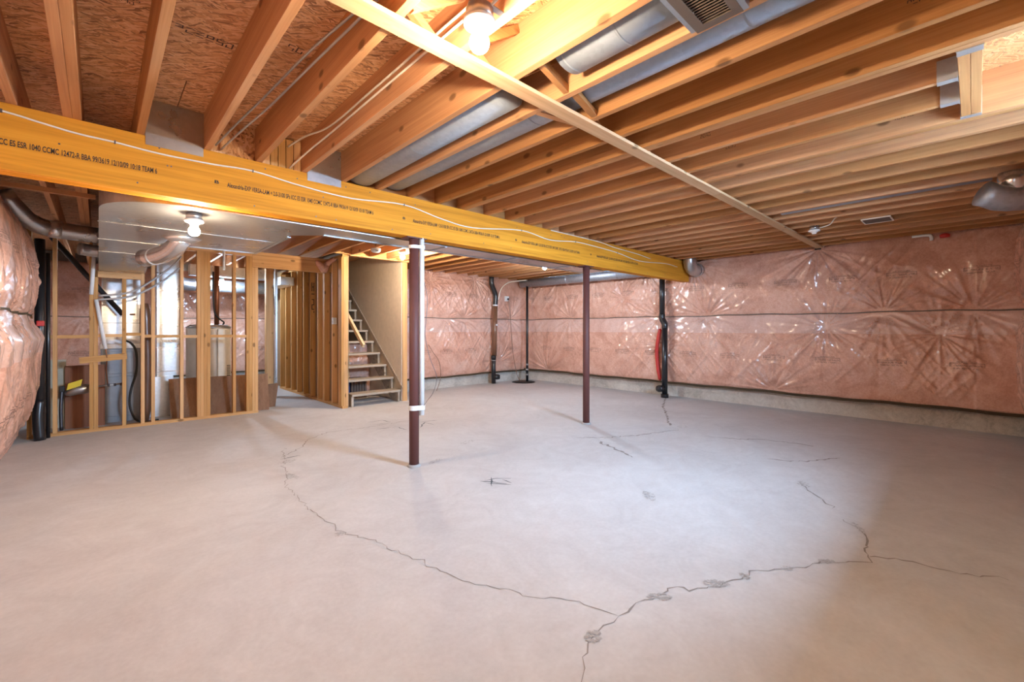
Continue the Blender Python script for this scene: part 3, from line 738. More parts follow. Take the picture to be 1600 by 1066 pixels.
multi('boot', [boxgeo((1.460, 1.466), (.575, .775), (ZJ - .012, ZO)), boxgeo((1.715, 1.721), (.575, .775), (ZJ - .012, ZO)), boxgeo((1.466, 1.715), (.745, .775), (ZJ - .012, ZO - .05)), boxgeo((1.46, 1.721), (.562, .582), (ZJ - .02, ZO)), boxgeo((1.466, 1.715), (.582, .745), (ZJ + .06, ZJ + .07))], 'galvanised', g)
multi('frame', [boxgeo((1.462, 1.500), (.582, .752), (ZJ - .022, ZJ - .010)), boxgeo((1.686, 1.722), (.582, .752), (ZJ - .022, ZJ - .010)), boxgeo((1.500, 1.686), (.715, .752), (ZJ - .022, ZJ - .010)), boxgeo((1.500, 1.686), (.582, .612), (ZJ - .022, ZJ - .010))], 'register_brown', g)
for k in range(12): bar('louvre', (1.508 + k * .0153, .612, ZJ - .013), (1.508 + k * .0153, .715, ZJ - .013), .0045, .012, 'register_brown', g, up=(.5, 0, .85))
# small dark register further along
ga, gb = JR[19] - .003, JR[20] - .035
g2 = thing('floor_register', 'small dark register set between joists close to the insulated wall', 'vent', ((ga + gb) / 2, .72, ZJ - .01))
multi('frame', [boxgeo((ga, ga + .012), (.60, .85), (ZJ - .012, ZJ)), boxgeo((gb - .012, gb), (.60, .85), (ZJ - .012, ZJ)), boxgeo((ga + .012, gb - .012), (.838, .85), (ZJ - .012, ZJ)), boxgeo((ga + .012, gb - .012), (.60, .612), (ZJ - .012, ZJ))], 'white_cable', g2)
for k in range(11): B('louvre', (ga + .016 + k * .0222, ga + .034 + k * .0222), (.612, .838), (ZJ - .010, ZJ), 'register_brown', g2)
def gored(name, path, r, m, parent, seg=18):
    rr = [r * (1.0 if i % 2 else 1.05) for i in range(len(path))]
    return tube(name, path, rr, m, parent, seg)
e1 = thing('duct_elbow', 'shiny galvanised elbow tucked beside the wall end of the yellow beam', 'duct', (7.45, 3.40, 2.22))
gored('elbow', [Vector((7.377, 3.36, 2.56))] + elbow_path((7.537, 3.36, 2.46), .16, math.pi, 1.5 * math.pi, (1, 0, 0), (0, 0, 1), 7) + [Vector((7.74, 3.36, 2.31))], .105, 'galvanised', e1)
tube('collar', [(7.63, 3.36, 2.30), (7.68, 3.36, 2.31)], .118, 'lit_sheet', e1, 20)
e2 = thing('duct_elbow', 'grey duct elbow with a bright collar above the corner of pink insulation', 'duct', (5.05, -.20, 2.16))
gored('elbow', [Vector((4.93, -.04, 2.31)), Vector((4.95, -.08, 2.29)), Vector((4.98, -.13, 2.265)), Vector((5.02, -.18, 2.255)), Vector((5.06, -.24, 2.26)), Vector((5.08, -.29, 2.28))], .09, 'dull_duct', e2)
lathe('collar', [(.078, 0), (.078, .08), (.083, .085), (.078, .182)], (5.05, -.20, 2.28), 'foil', e2, 24)
gd = thing('wall_duct', 'long blue-grey round duct hung along the top of the insulated wall', 'duct', (7.45, 5.6, 2.26))
tube('pipe', [(7.46, 3.95, 2.345), (7.46, 7.55, 2.362)], .095, 'dull_duct', gd, 20)
for y in (4.8, 6.1): tube('crimp_ring', [(7.46, y, 2.345 + (y - 3.95) * .0047), (7.46, y + .03, 2.3451 + (y - 3.95) * .0047)], .099, 'dull_duct', gd, 20)
for y in (4.6, 5.7, 6.8): bar('hanger_strap', (7.46, y, 2.43), (7.46, y, 2.47), .03, .002, 'galvanised', gd, up=(0, 1, 0))
# round ducts beside the partition, under the left joists
l1 = thing('insulated_duct', 'dusty round branch duct running from the left insulation to the main duct', 'duct', (-.3, 6.9, 2.2))
zc = 2.37
gored('wall_elbow', [Vector((-.70, 6.62, 2.62)), Vector((-.66, 6.66, 2.56)), Vector((-.61, 6.72, 2.49)), Vector((-.55, 6.80, 2.42)), Vector((-.47, 6.86, 2.375)), Vector((-.38, 6.90, 2.355))], .084, 'galvanised', l1)
tube('pipe', smooth_path([(-.40, 6.9, 2.358), (-.2, 6.93, 2.350), (.004, 6.95, 2.345)]), .090, 'galvanised', l1, 18)
tube('tape_band', [(-.40, 6.9, 2.358), (-.30, 6.915, 2.354)], .093, 'lit_sheet', l1, 18)
l2 = tube('branch_duct', smooth_path([(-.16, 7.05, 2.19), (-.08, 7.08, 2.185), (.004, 7.08, 2.18)]), .070, 'galvanised', seg=18)
tag(l2, 'small grey duct stub below the dusty branch duct', 'duct')
B('cross_board', (-.76, -.02), (5.36, 5.398), (ZJ - .038, ZJ), 'joist_x', ceil)

# ------------------------------------------------------------------ lamps
def lamp(x, y, ztop, kind, label, lit=True, rb=.036, bay=None):
    t = thing('ceiling_lamp', label, 'lamp', (x, y, ztop - .15), 'bare bulb lampholders')
    lathe('junction_box', [(.050, 0), (.050, .045)], (x, y, ztop - .045), 'galvanised', t, 8)
    if bay:                                        # steel bar from joist to joist that carries the box
        zb = max(ztop - .004, ZJ + .006)
        B('mounting_bar', bay, (y - .012, y + .012), (zb, zb + .004), 'galvanised', t)
        if zb > ztop: B('bar_bracket', (x - .02, x + .02), (y - .012, y + .012), (ztop - .002, zb), 'galvanised', t)
    lathe('lampholder', [(.022, -.045), (.026, -.03), (.040, -.022), (.057, -.016), (.060, -.004), (.056, 0)], (x, y, ztop - .045), 'porcelain', t, 32)
    if lit:
        z = ztop - .045 - .04
        pr = []
        for k in range(15):
            a = math.pi * k / 14
            rad = rb * math.sin(a); zz = -rb * math.cos(a)
            pr.append((max(rad, .0015), zz))
        pr = [(r, zz) for r, zz in pr if zz < rb * .72] + [(.013, rb * 1.15), (.013, rb * 1.3)]
        lathe('bulb', pr, (x, y, z - rb * 1.15), 'bulb_' + kind, t, 20)
    return t
lamp(1.005, 1.235, 2.435, 'main', 'lit warm bulb on a white lampholder between joists beside the strap', bay=(JR[2], JR[3] - .038))
lamp(.50, 3.86, ZD - .001, 'duct', 'lit warm bulb under the wide sheet metal duct')
lamp(3.43, 6.10, 2.51, 'stair', 'lit warm bulb between joists in front of the stairway', bay=(JR[10], JR[11] - .038))
lamp(5.62, 5.12, ZJ, 'far', 'lit cool white bulb among the joists near the sump corner', bay=(JR[17], JR[18] - .038))
lamp(1.68, 9.85, 2.26, 'utility', 'lit cool white bulb hanging above the water heater')
lf = lamp(6.0, 1.27, ZJ - .005, 'main', 'unlit white lampholder under joists close to the strap end', lit=False)
tag(tube('lamp_wires', smooth_path([(1.03, 1.20, 2.44), (1.06, 1.05, 2.50), (1.07, .8, 2.52), (1.06, .4, 2.55), (1.0, -.2, 2.56)]), .006, 'white_cable', seg=8), 'white cable running into the lit lampholder beside the strap', 'cable')
tag(tube('fixture_wire', smooth_path([(6.03, 1.23, 2.43), (6.0, 1.12, 2.45), (5.92, 1.05, 2.50), (5.88, .9, 2.55)]), .006, 'white_cable', seg=8), 'white wire bending into the unlit lampholder', 'cable')
sd = thing('smoke_alarm', 'white smoke alarm on a joist in front of the stairway', 'alarm', (2.985, 6.1, 2.40))
lathe('body', [(.045, 0), (.066, .012), (.070, .03), (.066, .042)], (2.985, 6.1, 2.405), 'white_plastic', sd, 28)
lathe('base_plate', [(.072, 0), (.072, .013)], (2.985, 6.1, 2.447), 'porcelain', sd, 28)
for k in range(3): B('vent_slot', (2.955 + k * .022, 2.967 + k * .022), (6.028, 6.034), (2.418, 2.428), 'ink', sd)

# cables in the bays
tag(tube('bay_cable', smooth_path([(.57, 3.49, 2.50), (.63, 3.2, 2.56), (.69, 2.8, 2.60), (.74, 2.2, 2.61), (.79, 1.7, 2.60), (.79, 1.4, 2.60), (.79, .93, 2.605)]), .006, 'grey_pipe', seg=8), 'pair of grey wires along a joist bay, upper wire', 'cable')
tag(tube('bay_cable', smooth_path([(.60, 3.49, 2.48), (.66, 3.2, 2.53), (.72, 2.8, 2.56), (.765, 2.2, 2.57), (.79, 1.7, 2.56), (.79, 1.4, 2.56), (.79, .93, 2.565)]), .006, 'grey_pipe', seg=8), 'pair of grey wires along a joist bay, lower wire', 'cable')
tag(tube('joist_cable', smooth_path([(1.02, 3.49, 2.62), (1.06, 3.25, 2.63), (1.103, 2.9, 2.60), (1.108, 2.3, 2.60), (1.108, 1.8, 2.60), (1.108, 1.4, 2.60)]), .006, 'white_cable', seg=8), 'upper white cable stapled along the joist side between lamp and beam', 'cable')
tag(tube('joist_cable', smooth_path([(1.03, 3.49, 2.465), (1.08, 3.2, 2.53), (1.106, 2.9, 2.555), (1.108, 2.3, 2.56), (1.108, 1.8, 2.56), (1.108, 1.4, 2.56)]), .006, 'white_cable', seg=8), 'lower white cable stapled along the joist side between lamp and beam', 'cable')

# ------------------------------------------------------------------ partition of bare studs
YP0, YP1 = 7.46, 7.549
part = B('wall_partition', (-.60, 1.76), (YP0, YP1), (0, .038), 'stud_x')
struct(part, 'open partition of bare studs in front of the furnace and water heater', 'wall')
def stud(x0, ztop, z0=.038, x1=None, par=None, y=(YP0, YP1)): return B('stud', (x0, x1 or x0 + .038), y, (z0, ztop), 'stud_z', par or part, .0015)
stud(-.395, 2.44); stud(-.60, 2.44)
stud(-.083, 2.42); stud(-.043, 2.0)
stud(.219, 1.91); stud(.40, 2.05); stud(.505, 2.36); stud(.81, 2.36)
for k in range(4): stud(1.0 + k * .039, 2.36)
stud(1.43, 2.36)
for k in range(4): stud(1.602 + k * .039, 2.36 if k < 2 else 2.20)
B('top_plate', (.43, 1.68), (YP0, YP1), (2.36, 2.398), 'stud_x', part)
B('top_plate', (.43, 2.86), (YP0, YP1), (2.399, 2.437), 'stud_x', part)
B('top_plate', (-.043, .40), (YP0, YP1), (1.95, 1.988), 'stud_x', part)
B('top_plate', (-.043, .40), (YP0, YP1), (1.911, 1.949), 'stud_x', part)
B('door_header', (1.681, 2.86), (YP0, YP0 + .038), (2.205, 2.398), 'stud_x', part, .002)
B('door_header', (1.681, 2.86), (YP1 - .038, YP1), (2.205, 2.398), 'stud_x', part, .002)
for x0, x1, z in ((-.357, -.083, 1.175), (-.005, .219, 1.185), (.257, .40, 1.20), (.438, .505, 1.175), (.543, .81, 1.17), (.848, 1.0, 1.165), (1.156, 1.43, 1.165), (1.468, 1.602, 1.16), (-.562, -.395, 1.175)):
    B('blocking', (x0, x1), (YP0 + .004, YP1), (z - .019, z + .019), 'stud_x', part)
bar('ledger_board', (-.17, YP0 - .02, .885), (.262, YP0 - .02, .925), .038, .075, 'stud_x', part)
post_far = B('wall_utility_post', (2.24, 2.36), (8.96, 9.05), (0, 2.45), 'stud_z')
struct(post_far, 'pair of studs standing in the utility area behind the doorway', 'post')
B('stud', (2.40, 2.43), (8.96, 9.05), (0, 2.45), 'galvanised', post_far)

# stud wall of the stairs
sw = B('wall_stair', (2.815, 2.904), (6.90, 10.2), (0, .038), 'stud_y')
struct(sw, 'bare stud wall along the left side of the stairs', 'wall')
for k in range(3): stud(2.800 + k * .0385, ZJ - .04, par=sw, y=(6.90, 6.989))
for y in (7.02, 7.31, 7.66, 7.70, 7.96, 8.34, 8.70, 9.06, 9.42, 9.78, 10.14): B('stud', (2.815, 2.904), (y, y + .038), (.038, ZJ - .04), 'stud_z', sw, .0015)
B('top_plate', (2.815, 2.904), (6.90, 10.2), (ZJ - .04, ZJ - .001), 'stud_y', sw)
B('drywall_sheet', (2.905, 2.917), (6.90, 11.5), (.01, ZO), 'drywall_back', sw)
V, F = [], []
for q, (x0, x1, z0, z1) in enumerate(((2.835, 2.848, 1.96, 2.12), (2.868, 2.88, 1.96, 2.12), (2.835, 2.88, 2.03, 2.045), (2.83, 2.885, 1.90, 1.915), (2.835, 2.88, 1.80, 1.815), (2.868, 2.88, 1.72, 1.80), (2.835, 2.88, 1.705, 1.72), (2.835, 2.848, 1.63, 1.705), (2.835, 2.88, 1.62, 1.635), (2.868, 2.88, 1.56, 1.60))):
    b = len(V); V += [(x0, 8.3385, z0), (x1, 8.3385, z0), (x1, 8.3385, z1), (x0, 8.3385, z1)]; F.append((b, b + 1, b + 2, b + 3))
O('painted_mark', V, F, 'ink', sw)
bx = thing('switch_box', 'white switch box on a stud of the stair wall', 'switch', (2.80, 7.2, 1.36))
B('box', (2.80, 2.86), (7.24, 7.31), (1.345, 1.455), 'white_plastic', bx, .004)
B('toggle', (2.793, 2.801), (7.265, 7.285), (1.385, 1.415), 'porcelain', bx)
ftuft = tag(O('insulation_tuft', *(lambda g: (g[0], g[1]))(tube_geo(smooth_path([(2.60, 7.445, 2.39), (2.68, 7.43, 2.30), (2.72, 7.43, 2.24), (2.78, 7.43, 2.36), (2.85, 7.2, 2.44)], 4), [.02, .04, .05, .055, .06, .055, .05, .05, .055, .06, .06, .055, .05, .045, .04, .035, .02], 10)), 'pink_insulation', smooth=True), 'loose tuft of pink insulation over the doorway header', 'insulation')
# right side of the stair well
sr = B('wall_stairwell', (3.87, 3.882), (6.92, 11.5), (.01, ZO), 'drywall')
struct(sr, 'beige drywall on the right side of the stairs', 'wall')
B('stud', (3.884, 3.972), (6.90, 6.938), (0, ZJ), 'stud_z', sr); B('stud', (3.884, 3.972), (6.94, 6.978), (0, ZJ), 'stud_z', sr)
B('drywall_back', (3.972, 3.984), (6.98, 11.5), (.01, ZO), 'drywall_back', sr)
kn = Film('insulation', sr, lambda u, z, h: (u, 8.16 - h, z), 2.93, 3.86, .0, 1.02, .5, [(3.2, .5), (3.6, .5)], 71, 'pink_insulation', bulge=.04, du=.025)
B('stud', (3.38, 3.42), (8.05, 8.12), (0, 1.0), 'stud_z', sr)

# ------------------------------------------------------------------ stairs
st = thing('staircase', 'open wooden basement stairs with grey weathered treads', 'stairs', (3.4, 7.6, 0))
RISE, RUN, Y0S = .208, .255, 6.90
for k in range(12):
    B('tread', (2.965, 3.832), (Y0S + k * RUN - .02, Y0S + k * RUN + .25), (RISE * (k + 1) - .038, RISE * (k + 1)), 'tread_wood', st, .004)
def stringer(x0, x1):
    pts = [(Y0S, 0.0), (Y0S + .30, 0.0), (Y0S + 12 * RUN, 11.0 * RISE), (Y0S + 12 * RUN, 12 * RISE)]
    top = [(Y0S + 11 * RUN, 12 * RISE + .02), (Y0S, RISE + .02)]
    P = pts + top; n = len(P)
    V = [(x, y, z) for x in (x0, x1) for y, z in P]
    F = [tuple(range(n)), tuple(range(2 * n - 1, n - 1, -1))] + [(i, i + n, (i + 1) % n + n, (i + 1) % n) for i in range(n)]
    return O('stringer', V, F, 'tread_wood', st)
def carriage(x0, x1):
    P = [(Y0S + .01, 0.0), (Y0S + .22, 0.0)] + [(Y0S + 12 * RUN, 11 * RISE - .06)]
    for k in range(11, -1, -1): P += [(Y0S + (k + 1) * RUN, RISE * (k + 1) - .038), (Y0S + k * RUN + .01, RISE * (k + 1) - .038)]
    n = len(P)
    V = [(x, y, z) for x in (x0, x1) for y, z in P]
    F = [tuple(range(n)), tuple(range(2 * n - 1, n - 1, -1))] + [(i, i + n, (i + 1) % n + n, (i + 1) % n) for i in range(n)]
    return O('carriage', V, F, 'tread_wood', st)
carriage(2.968, 3.004); carriage(3.795, 3.831)
def skirt(x):
    a, b = (Y0S - .02, RISE * .9), (Y0S + 12 * RUN, RISE * 13)
    bar('skirt_board', (x, a[0], a[1] + .05), (x, b[0], b[1] + .05), .016, .055, 'tread_wood', st)
skirt(3.858)
hr = bar('handrail', (3.03, 6.60, 1.00), (3.03, 8.2, 2.30), .04, .06, 'pale_y', st)
B('rail_bracket', (2.917, 3.03), (7.2, 7.23), (1.42, 1.46), 'pale_x', hr)
bxs = thing('storage_box', 'blue storage box with a white and pink label under the stairs', 'box', (3.13, 7.95, 0))
ctn = B('carton', (2.99, 3.30), (7.75, 8.10), (.0, .36), 'box_blue', bxs, .004)
B('label_sheet', (3.0, 3.23), (7.744, 7.749), (.20, .34), 'box_white', ctn); B('label_spot', (3.06, 3.14), (7.740, 7.744), (.25, .33), 'box_pink', ctn)
cr = thing('slatted_crate', 'brown slatted crate beside the blue box under the stairs', 'crate', (3.48, 7.95, 0))
for k in range(6): B('slat', (3.33 + k * .05, 3.37 + k * .05), (7.76, 7.78), (.0, .38), 'slat_brown', cr)
B('back_panel', (3.33, 3.62), (7.79, 8.05), (.0, .36), 'slat_brown', cr)

# ------------------------------------------------------------------ drain stacks and sump
def drain(name, label, x, y, parts, group='black drain stacks'):
    t = thing(name, label, 'pipe', (x, y, 0), group)
    for pn, path, r, m in parts: tube(pn, path, r, m, t, 18)
    return t
X, Y = 7.60, 3.93
drain('drain_stack', 'black drain stack below the wall end of the beam with red tape beside it', X, Y, [
    ('lower_pipe', [(X, Y, .0), (X, Y, 1.30)], .052, 'black_abs'),
    ('offset', smooth_path([(X, Y, 1.28), (X, Y, 1.36), (X, Y + .05, 1.46), (X, Y + .05, 1.54)]), .056, 'black_abs'),
    ('upper_pipe', [(X, Y + .05, 1.5), (X, Y + .05, 2.34)], .050, 'black_abs'),
    ('cleanout_hub', [(X - .02, Y + .02, .17), (X - .12, Y + .06, .17)], .062, 'black_abs'),
    ('cleanout_cap', [(X - .12, Y + .06, .17), (X - .14, Y + .068, .17)], .052, 'black_abs'),
    ('base_hub', [(X, Y, .0), (X, Y, .07)], .068, 'black_abs')])
tag(tube('red_tape', smooth_path([(7.68, 4.06, .30), (7.665, 4.10, .55), (7.66, 4.12, .85), (7.665, 4.09, 1.10), (7.68, 4.06, 1.27)]), [.02] + [.034] * 23 + [.02], 'red_tape', seg=10), 'strip of red sheathing tape on the film beside the drain stack', 'tape')
X, Y = 6.62, 7.62
drain('drain_stack', 'drain stack on the back wall with a brown middle and black ends', X, Y, [
    ('lower_pipe', [(X, Y, .02), (X, Y, .62)], .052, 'black_abs'), ('coupling', [(X, Y, .58), (X, Y, .66)], .060, 'black_abs'), ('coupling_band', [(X, Y, .535), (X, Y, .55)], .0545, 'galvanised'),
    ('wrapped_pipe', [(X + .02, Y, .64), (X + .05, Y, 1.82)], .058, 'brown_pipe'), ('tape_band', [(X + .046, Y, 1.34), (X + .048, Y, 1.38)], .0605, 'white_plastic'), ('tape_band', [(X + .05, Y, 1.80), (X + .05, Y, 1.83)], .0605, 'white_plastic'),
    ('upper_pipe', smooth_path([(X + .05, Y, 1.80), (X + .06, Y, 2.05), (X - .02, Y, 2.22), (X - .06, Y, 2.32), (X - .06, Y, 2.46)]), .056, 'black_abs'),
    ('cleanout_hub', [(X, Y, .16), (X + .10, Y - .08, .16)], .062, 'black_abs'), ('cleanout_cap', [(X + .10, Y - .08, .16), (X + .115, Y - .092, .16)], .05, 'black_abs')])
X, Y = 7.40, 7.45
sp = thing('sump_pit', 'round black sump pit lid in the floor corner', 'sump', (7.36, 7.38, 0))
lathe('lid', [(.26, 0), (.26, .012), (.22, .022), (.02, .024)], (7.36, 7.38, .0), 'black_rubber', sp, 36)
lathe('rim', [(.28, 0), (.28, .008), (.255, .010)], (7.36, 7.38, 0), 'black_abs', sp, 36)
sd2 = thing('sump_pipe', 'slim dark discharge pipe rising from the sump pit lid', 'pipe', (7.43, 7.33, .02))
tube('pipe', [(7.43, 7.33, .02), (7.43, 7.33, 2.36)], .028, 'black_abs', sd2, 16)
for z in (.16, .28, .40): tube('clamp', [(7.43, 7.33, z), (7.43, 7.33, z + .04)], .036, 'galvanised', sd2, 16)
oz = thing('wall_outlet', 'white outlet box with plug on the back wall insulation', 'outlet', (7.10, 7.66, 1.93))
B('box', (7.05, 7.15), (7.66, 7.72), (1.93, 2.05), 'white_plastic', oz, .005); B('plug', (7.085, 7.125), (7.63, 7.66), (1.96, 2.0), 'black_rubber', oz, .004)
tag(tube('power_cord', smooth_path([(7.105, 7.63, 1.97), (7.13, 7.60, 1.6), (7.16, 7.60, 1.2), (7.20, 7.58, .7), (7.25, 7.50, .2), (7.28, 7.42, .03)]), .007, 'brown_pipe', seg=8), 'brown cord hanging from the outlet to the sump pit', 'cord')
tag(tube('vent_hose', smooth_path([(6.75, 7.60, 1.95), (6.82, 7.58, 2.2), (7.0, 7.55, 2.35), (7.25, 7.5, 2.41), (7.5, 7.2, 2.44)]), .012, 'white_cable', seg=8), 'pale hose curving from the back wall stack to the ceiling', 'hose')
tag(tube('corner_cord', smooth_path([(4.87, 7.62, .95), (4.97, 7.62, .80), (5.10, 7.60, .62), (5.15, 7.60, .40), (5.10, 7.55, .20), (4.95, 7.45, .02)]), .006, 'brown_pipe', seg=8), 'thin brown cord drooping down the back wall near the stairs', 'cord')
rp = thing('drain_stack', 'pair of glossy black drain pipes beside the bulging left insulation', 'pipe', (-.44, 7.33, 0), 'black drain stacks')
tube('pipe', [(-.49, 7.36, .0), (-.49, 7.36, 2.30)], .044, 'black_abs', rp, 18); tube('pipe', [(-.428, 7.41, .0), (-.428, 7.41, 2.15)], .020, 'black_abs', rp, 18)
tube('lower_bend', smooth_path([(-.49, 7.36, .45), (-.50, 7.33, .25), (-.485, 7.31, .0)]), .050, 'black_abs', rp, 18)
rt = B('red_tape_tab', (-.50, -.44), (7.10, 7.20), (1.30, 1.36), 'red_tape', None, .01); tag(rt, 'scrap of red tape at the edge of the left insulation', 'tape')
rk = thing('pipe_stub', 'white pipe stub with a red valve cap at the wall top', 'pipe', (7.60, .33, 2.42))
tube('pipe', smooth_path([(7.60, .55, 2.455), (7.60, .40, 2.452), (7.60, .37, 2.42), (7.60, .37, 2.38)]), .018, 'white_plastic', rk, 12); lathe('valve_cap', [(.045, 0), (.05, .03), (.03, .05)], (7.60, .25, 2.40), 'red_tape', rk, 16)

# ------------------------------------------------------------------ utility area behind the partition
fu = thing('furnace', 'grey furnace cabinet behind the open studs', 'furnace', (.24, 8.35, 0))
B('cabinet', (.02, .46), (8.02, 8.7), (.0, 1.0), 'furnace_grey', fu, .006)
B('door_panel', (.06, .42), (8.008, 8.02), (.08, .62), 'furnace_grey', fu, .004); B('door_panel', (.06, .42), (8.008, 8.02), (.66, .96), 'furnace_grey', fu, .004)
B('foil_band', (.01, .47), (8.0, 8.71), (1.0, 1.07), 'foil', fu, .004)
B('plenum', (.03, .45), (8.03, 8.69), (1.07, 1.98), 'lit_sheet', fu)
for z in (1.35, 1.66): B('seam_cleat', (.028, .452), (8.022, 8.03), (z - .006, z + .006), 'galvanised', fu)
lathe('gauge', [(.028, 0), (.03, .02)], (.34, 8.0, 1.46), 'copper', fu, 16)
rd = thing('return_duct', 'tall shiny return air duct with horizontal seams behind the studs', 'duct', (.77, 8.35, 0))
B('riser', (.615, .905), (8.15, 8.55), (.58, 2.44), 'lit_sheet', rd); B('foot', (.50, .80), (8.10, 8.60), (.0, .58), 'lit_sheet', rd, .004)
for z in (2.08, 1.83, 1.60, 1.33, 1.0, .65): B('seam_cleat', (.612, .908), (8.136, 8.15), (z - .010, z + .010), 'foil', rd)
tag(tube('wrapped_flue', smooth_path([(.475, 7.85, .0), (.49, 7.86, .8), (.48, 7.86, 1.2), (.47, 7.87, 1.62)]), [.03, .05, .052, .05, .05, .055, .05, .052, .05, .048, .05, .052, .05, .05, .05, .052, .05, .045, .03], 'brown_pipe', seg=12), 'brown wrapped pipe standing between two studs', 'pipe')
wh = thing('water_heater', 'beige cylindrical water heater behind the studs', 'heater', (1.30, 8.55, 0))
lathe('tank', [(.29, .04), (.30, .06), (.30, 1.27), (.295, 1.29)], (1.30, 8.55, 0), 'heater_beige', wh, 40)
lathe('top_rim', [(.305, 0), (.305, .02), (.25, .05), (.04, .06)], (1.30, 8.55, 1.285), 'galvanised', wh, 40)
lathe('base_ring', [(.27, 0), (.27, .05)], (1.30, 8.55, 0), 'dark_steel', wh, 36)
tube('flue', [(1.41, 8.55, 1.33), (1.41, 8.55, 2.30)], .035, 'copper', wh, 14); tube('water_line', smooth_path([(1.15, 8.5, 1.33), (1.15, 8.5, 1.42), (1.28, 8.5, 1.6), (1.30, 8.5, 2.3)]), .012, 'black_rubber', wh, 8)
tube('water_line', smooth_path([(1.48, 8.5, 1.33), (1.50, 8.5, 1.38), (1.42, 8.48, 1.45), (1.36, 8.48, 1.6), (1.35, 8.48, 2.2)]), .012, 'black_rubber', wh, 8)
B('access_cover', (1.37, 1.55), (8.225, 8.31), (.12, 1.27), 'heater_light', wh, .01)
V, F = [], []
for k in range(7):
    b = len(V); z = .52 + k * .026; V += [(1.49, 8.2235, z), (1.54, 8.2235, z), (1.54, 8.2235, z + .012), (1.49, 8.2235, z + .012)]; F.append((b, b + 1, b + 2, b + 3))
O('printed_label', V, F, 'ink', wh)
hb = O('hardboard_sheet', [(.73, 7.70, .002), (1.95, 7.62, .002), (1.95, 7.628, .002), (.73, 7.708, .002), (.72, 7.85, .555), (1.965, 7.77, .555), (1.965, 7.778, .557), (.72, 7.858, .557)],
       [(3, 2, 1, 0), (4, 5, 6, 7), (0, 1, 5, 4), (1, 2, 6, 5), (2, 3, 7, 6), (3, 0, 4, 7)], 'hardboard'); tag(hb, 'long brown hardboard sheet leaning behind the studs', 'board')
hb2 = O('hardboard_offcut', [(1.97, 7.84, .002), (2.10, 7.86, .002), (2.10, 7.90, .002), (1.97, 7.88, .002), (1.97, 7.92, .36), (2.17, 7.94, .37), (2.17, 7.98, .37), (1.97, 7.96, .36)],
       [(3, 2, 1, 0), (4, 5, 6, 7), (0, 1, 5, 4), (1, 2, 6, 5), (2, 3, 7, 6), (3, 0, 4, 7)], 'hardboard'); tag(hb2, 'small brown board offcut leaning at the doorway end of the long sheet', 'board')
dp = B('brown_panel', (-.31, .06), (7.90, 7.92), (.0, .80), 'dark_panel'); tag(dp, 'dark red-brown panel standing behind the yellow tagged valve', 'board')
bp = B('beige_panel', (-.45, -.30), (7.94, 7.96), (.02, .88), 'beige_panel'); tag(bp, 'narrow beige panel standing beside the dark red-brown panel', 'board')
gv = thing('gas_valve', 'grey gas meter valve with a yellow tag between studs', 'valve', (-.2, 7.62, .10))
tube('body', [(-.30, 7.66, .47), (-.27, 7.66, .48), (-.20, 7.66, .51), (-.12, 7.66, .52), (-.06, 7.66, .53), (-.03, 7.66, .535)], [.02, .045, .06, .062, .04, .015], 'galvanised', gv, 14)
tube('outlet_pipe', [(-.04, 7.66, .535), (.10, 7.66, .545), (.22, 7.66, .555)], .011, 'galvanised', gv, 10)
for x in (.08, .14, .20): tube('fitting', [(x, 7.66, .5445), (x + .025, 7.66, .546)], .018, 'dark_steel', gv, 10)
tube('riser', smooth_path([(-.33, 7.66, .03), (-.335, 7.66, .3), (-.325, 7.66, .55)]), .018, 'dark_steel', gv, 10); B('cock', (-.35, -.30), (7.63, 7.69), (.50, .57), 'black_rubber', gv, .006)
O('tag_card', [(-.285, 7.60, .52), (-.16, 7.60, .565), (-.145, 7.60, .645), (-.27, 7.60, .60), (-.285, 7.605, .52), (-.16, 7.605, .565), (-.145, 7.605, .645), (-.27, 7.605, .60)],
  [(0, 1, 2, 3), (7, 6, 5, 4), (0, 4, 5, 1), (1, 5, 6, 2), (2, 6, 7, 3), (3, 7, 4, 0)], 'tag_yellow', gv)
tag(tube('condensate_pipe', [(-.030, 7.42, 2.36), (-.066, 7.42, 1.69)], .020, 'white_plastic', seg=12), 'white plastic pipe slanting down in front of the doubled studs, upper length', 'pipe')
tag(tube('condensate_pipe', [(-.023, 7.42, 1.63), (.063, 7.42, 1.02)], .020, 'white_plastic', seg=12), 'white plastic pipe slanting down in front of the doubled studs, lower length', 'pipe')
tag(tube('drip_tube', smooth_path([(.063, 7.42, 1.02), (.075, 7.43, .9), (.07, 7.55, .75), (.085, 7.62, .56)]), .006, 'copper', seg=8), 'thin copper tube below the slanting white pipe', 'pipe')
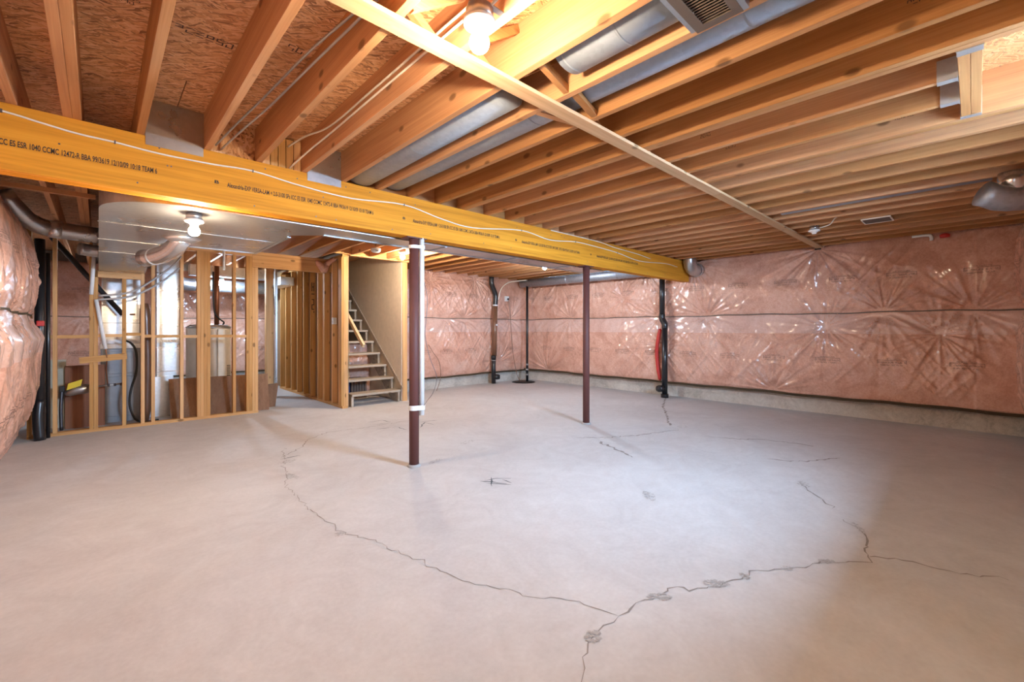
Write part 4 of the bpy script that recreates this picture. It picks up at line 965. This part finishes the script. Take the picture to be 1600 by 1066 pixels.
tag(tube('refrigerant_line', smooth_path([(.0, 7.446, 1.68), (.2, 7.446, 1.71), (.364, 7.446, 1.781), (.59, 7.446, 1.981), (.75, 7.446, 2.15), (.821, 7.446, 2.262)]), .013, 'grey_pipe', seg=10), 'upper grey refrigerant line sweeping up across the studs', 'pipe')
tag(tube('refrigerant_line', smooth_path([(-.01, 7.446, 1.632), (.2, 7.446, 1.66), (.364, 7.446, 1.715), (.59, 7.446, 1.88), (.72, 7.446, 2.01), (.80, 7.446, 2.10)]), .013, 'grey_pipe', seg=10), 'lower grey refrigerant line sweeping up across the studs', 'pipe')
tag(tube('diagonal_pipe', [(-.42, 7.80, 2.40), (.235, 7.80, 1.458)], .030, 'black_abs', seg=14), 'black pipe slanting down behind the first studs', 'pipe')
tag(tube('black_hose', smooth_path([(.25, 7.75, 1.12), (.32, 7.72, 1.07), (.366, 7.70, .95), (.366, 7.70, .70), (.31, 7.70, .45), (.302, 7.70, .24), (.36, 7.70, .06), (.45, 7.70, .014), (.60, 7.75, .014)]), .013, 'black_rubber', seg=10), 'black hose curving down beside the furnace to the floor', 'hose')
tag(tube('flue_conduit', [(.50, 7.447, 2.405), (1.40, 7.447, 2.405)], .013, 'white_plastic', seg=10), 'white plastic pipe clipped along the partition top under the duct', 'pipe')
tag(tube('drop_pipe', [(1.31, 7.418, 2.45), (1.31, 7.418, 2.12)], .016, 'white_plastic', seg=10), 'short white pipe dropping past the partition top plate', 'pipe')
ud = thing('utility_duct', 'dark round duct crossing behind the water heater near the ceiling', 'duct', (1.9, 10.3, 1.95))
tube('pipe', [(1.30, 10.3, 2.12), (2.78, 10.3, 2.12)], .12, 'dull_duct', ud, 20); tube('elbow', smooth_path([(1.34, 10.3, 2.12), (1.18, 10.25, 2.12), (1.06, 10.15, 2.16), (1.0, 10.0, 2.25)]), .12, 'dark_steel', ud, 20)
ub = B('utility_bulkhead', (1.2, 2.5), (9.75, 9.95), (2.25, 2.45), 'lit_sheet', None, .004); tag(ub, 'flat sheet metal duct box above the dark round duct', 'duct')
u2 = B('utility_box_duct', (2.55, 2.80), (9.2, 10.1), (2.12, 2.28), 'lit_sheet', None, .004); tag(u2, 'short rectangular duct beyond the doorway header', 'duct')
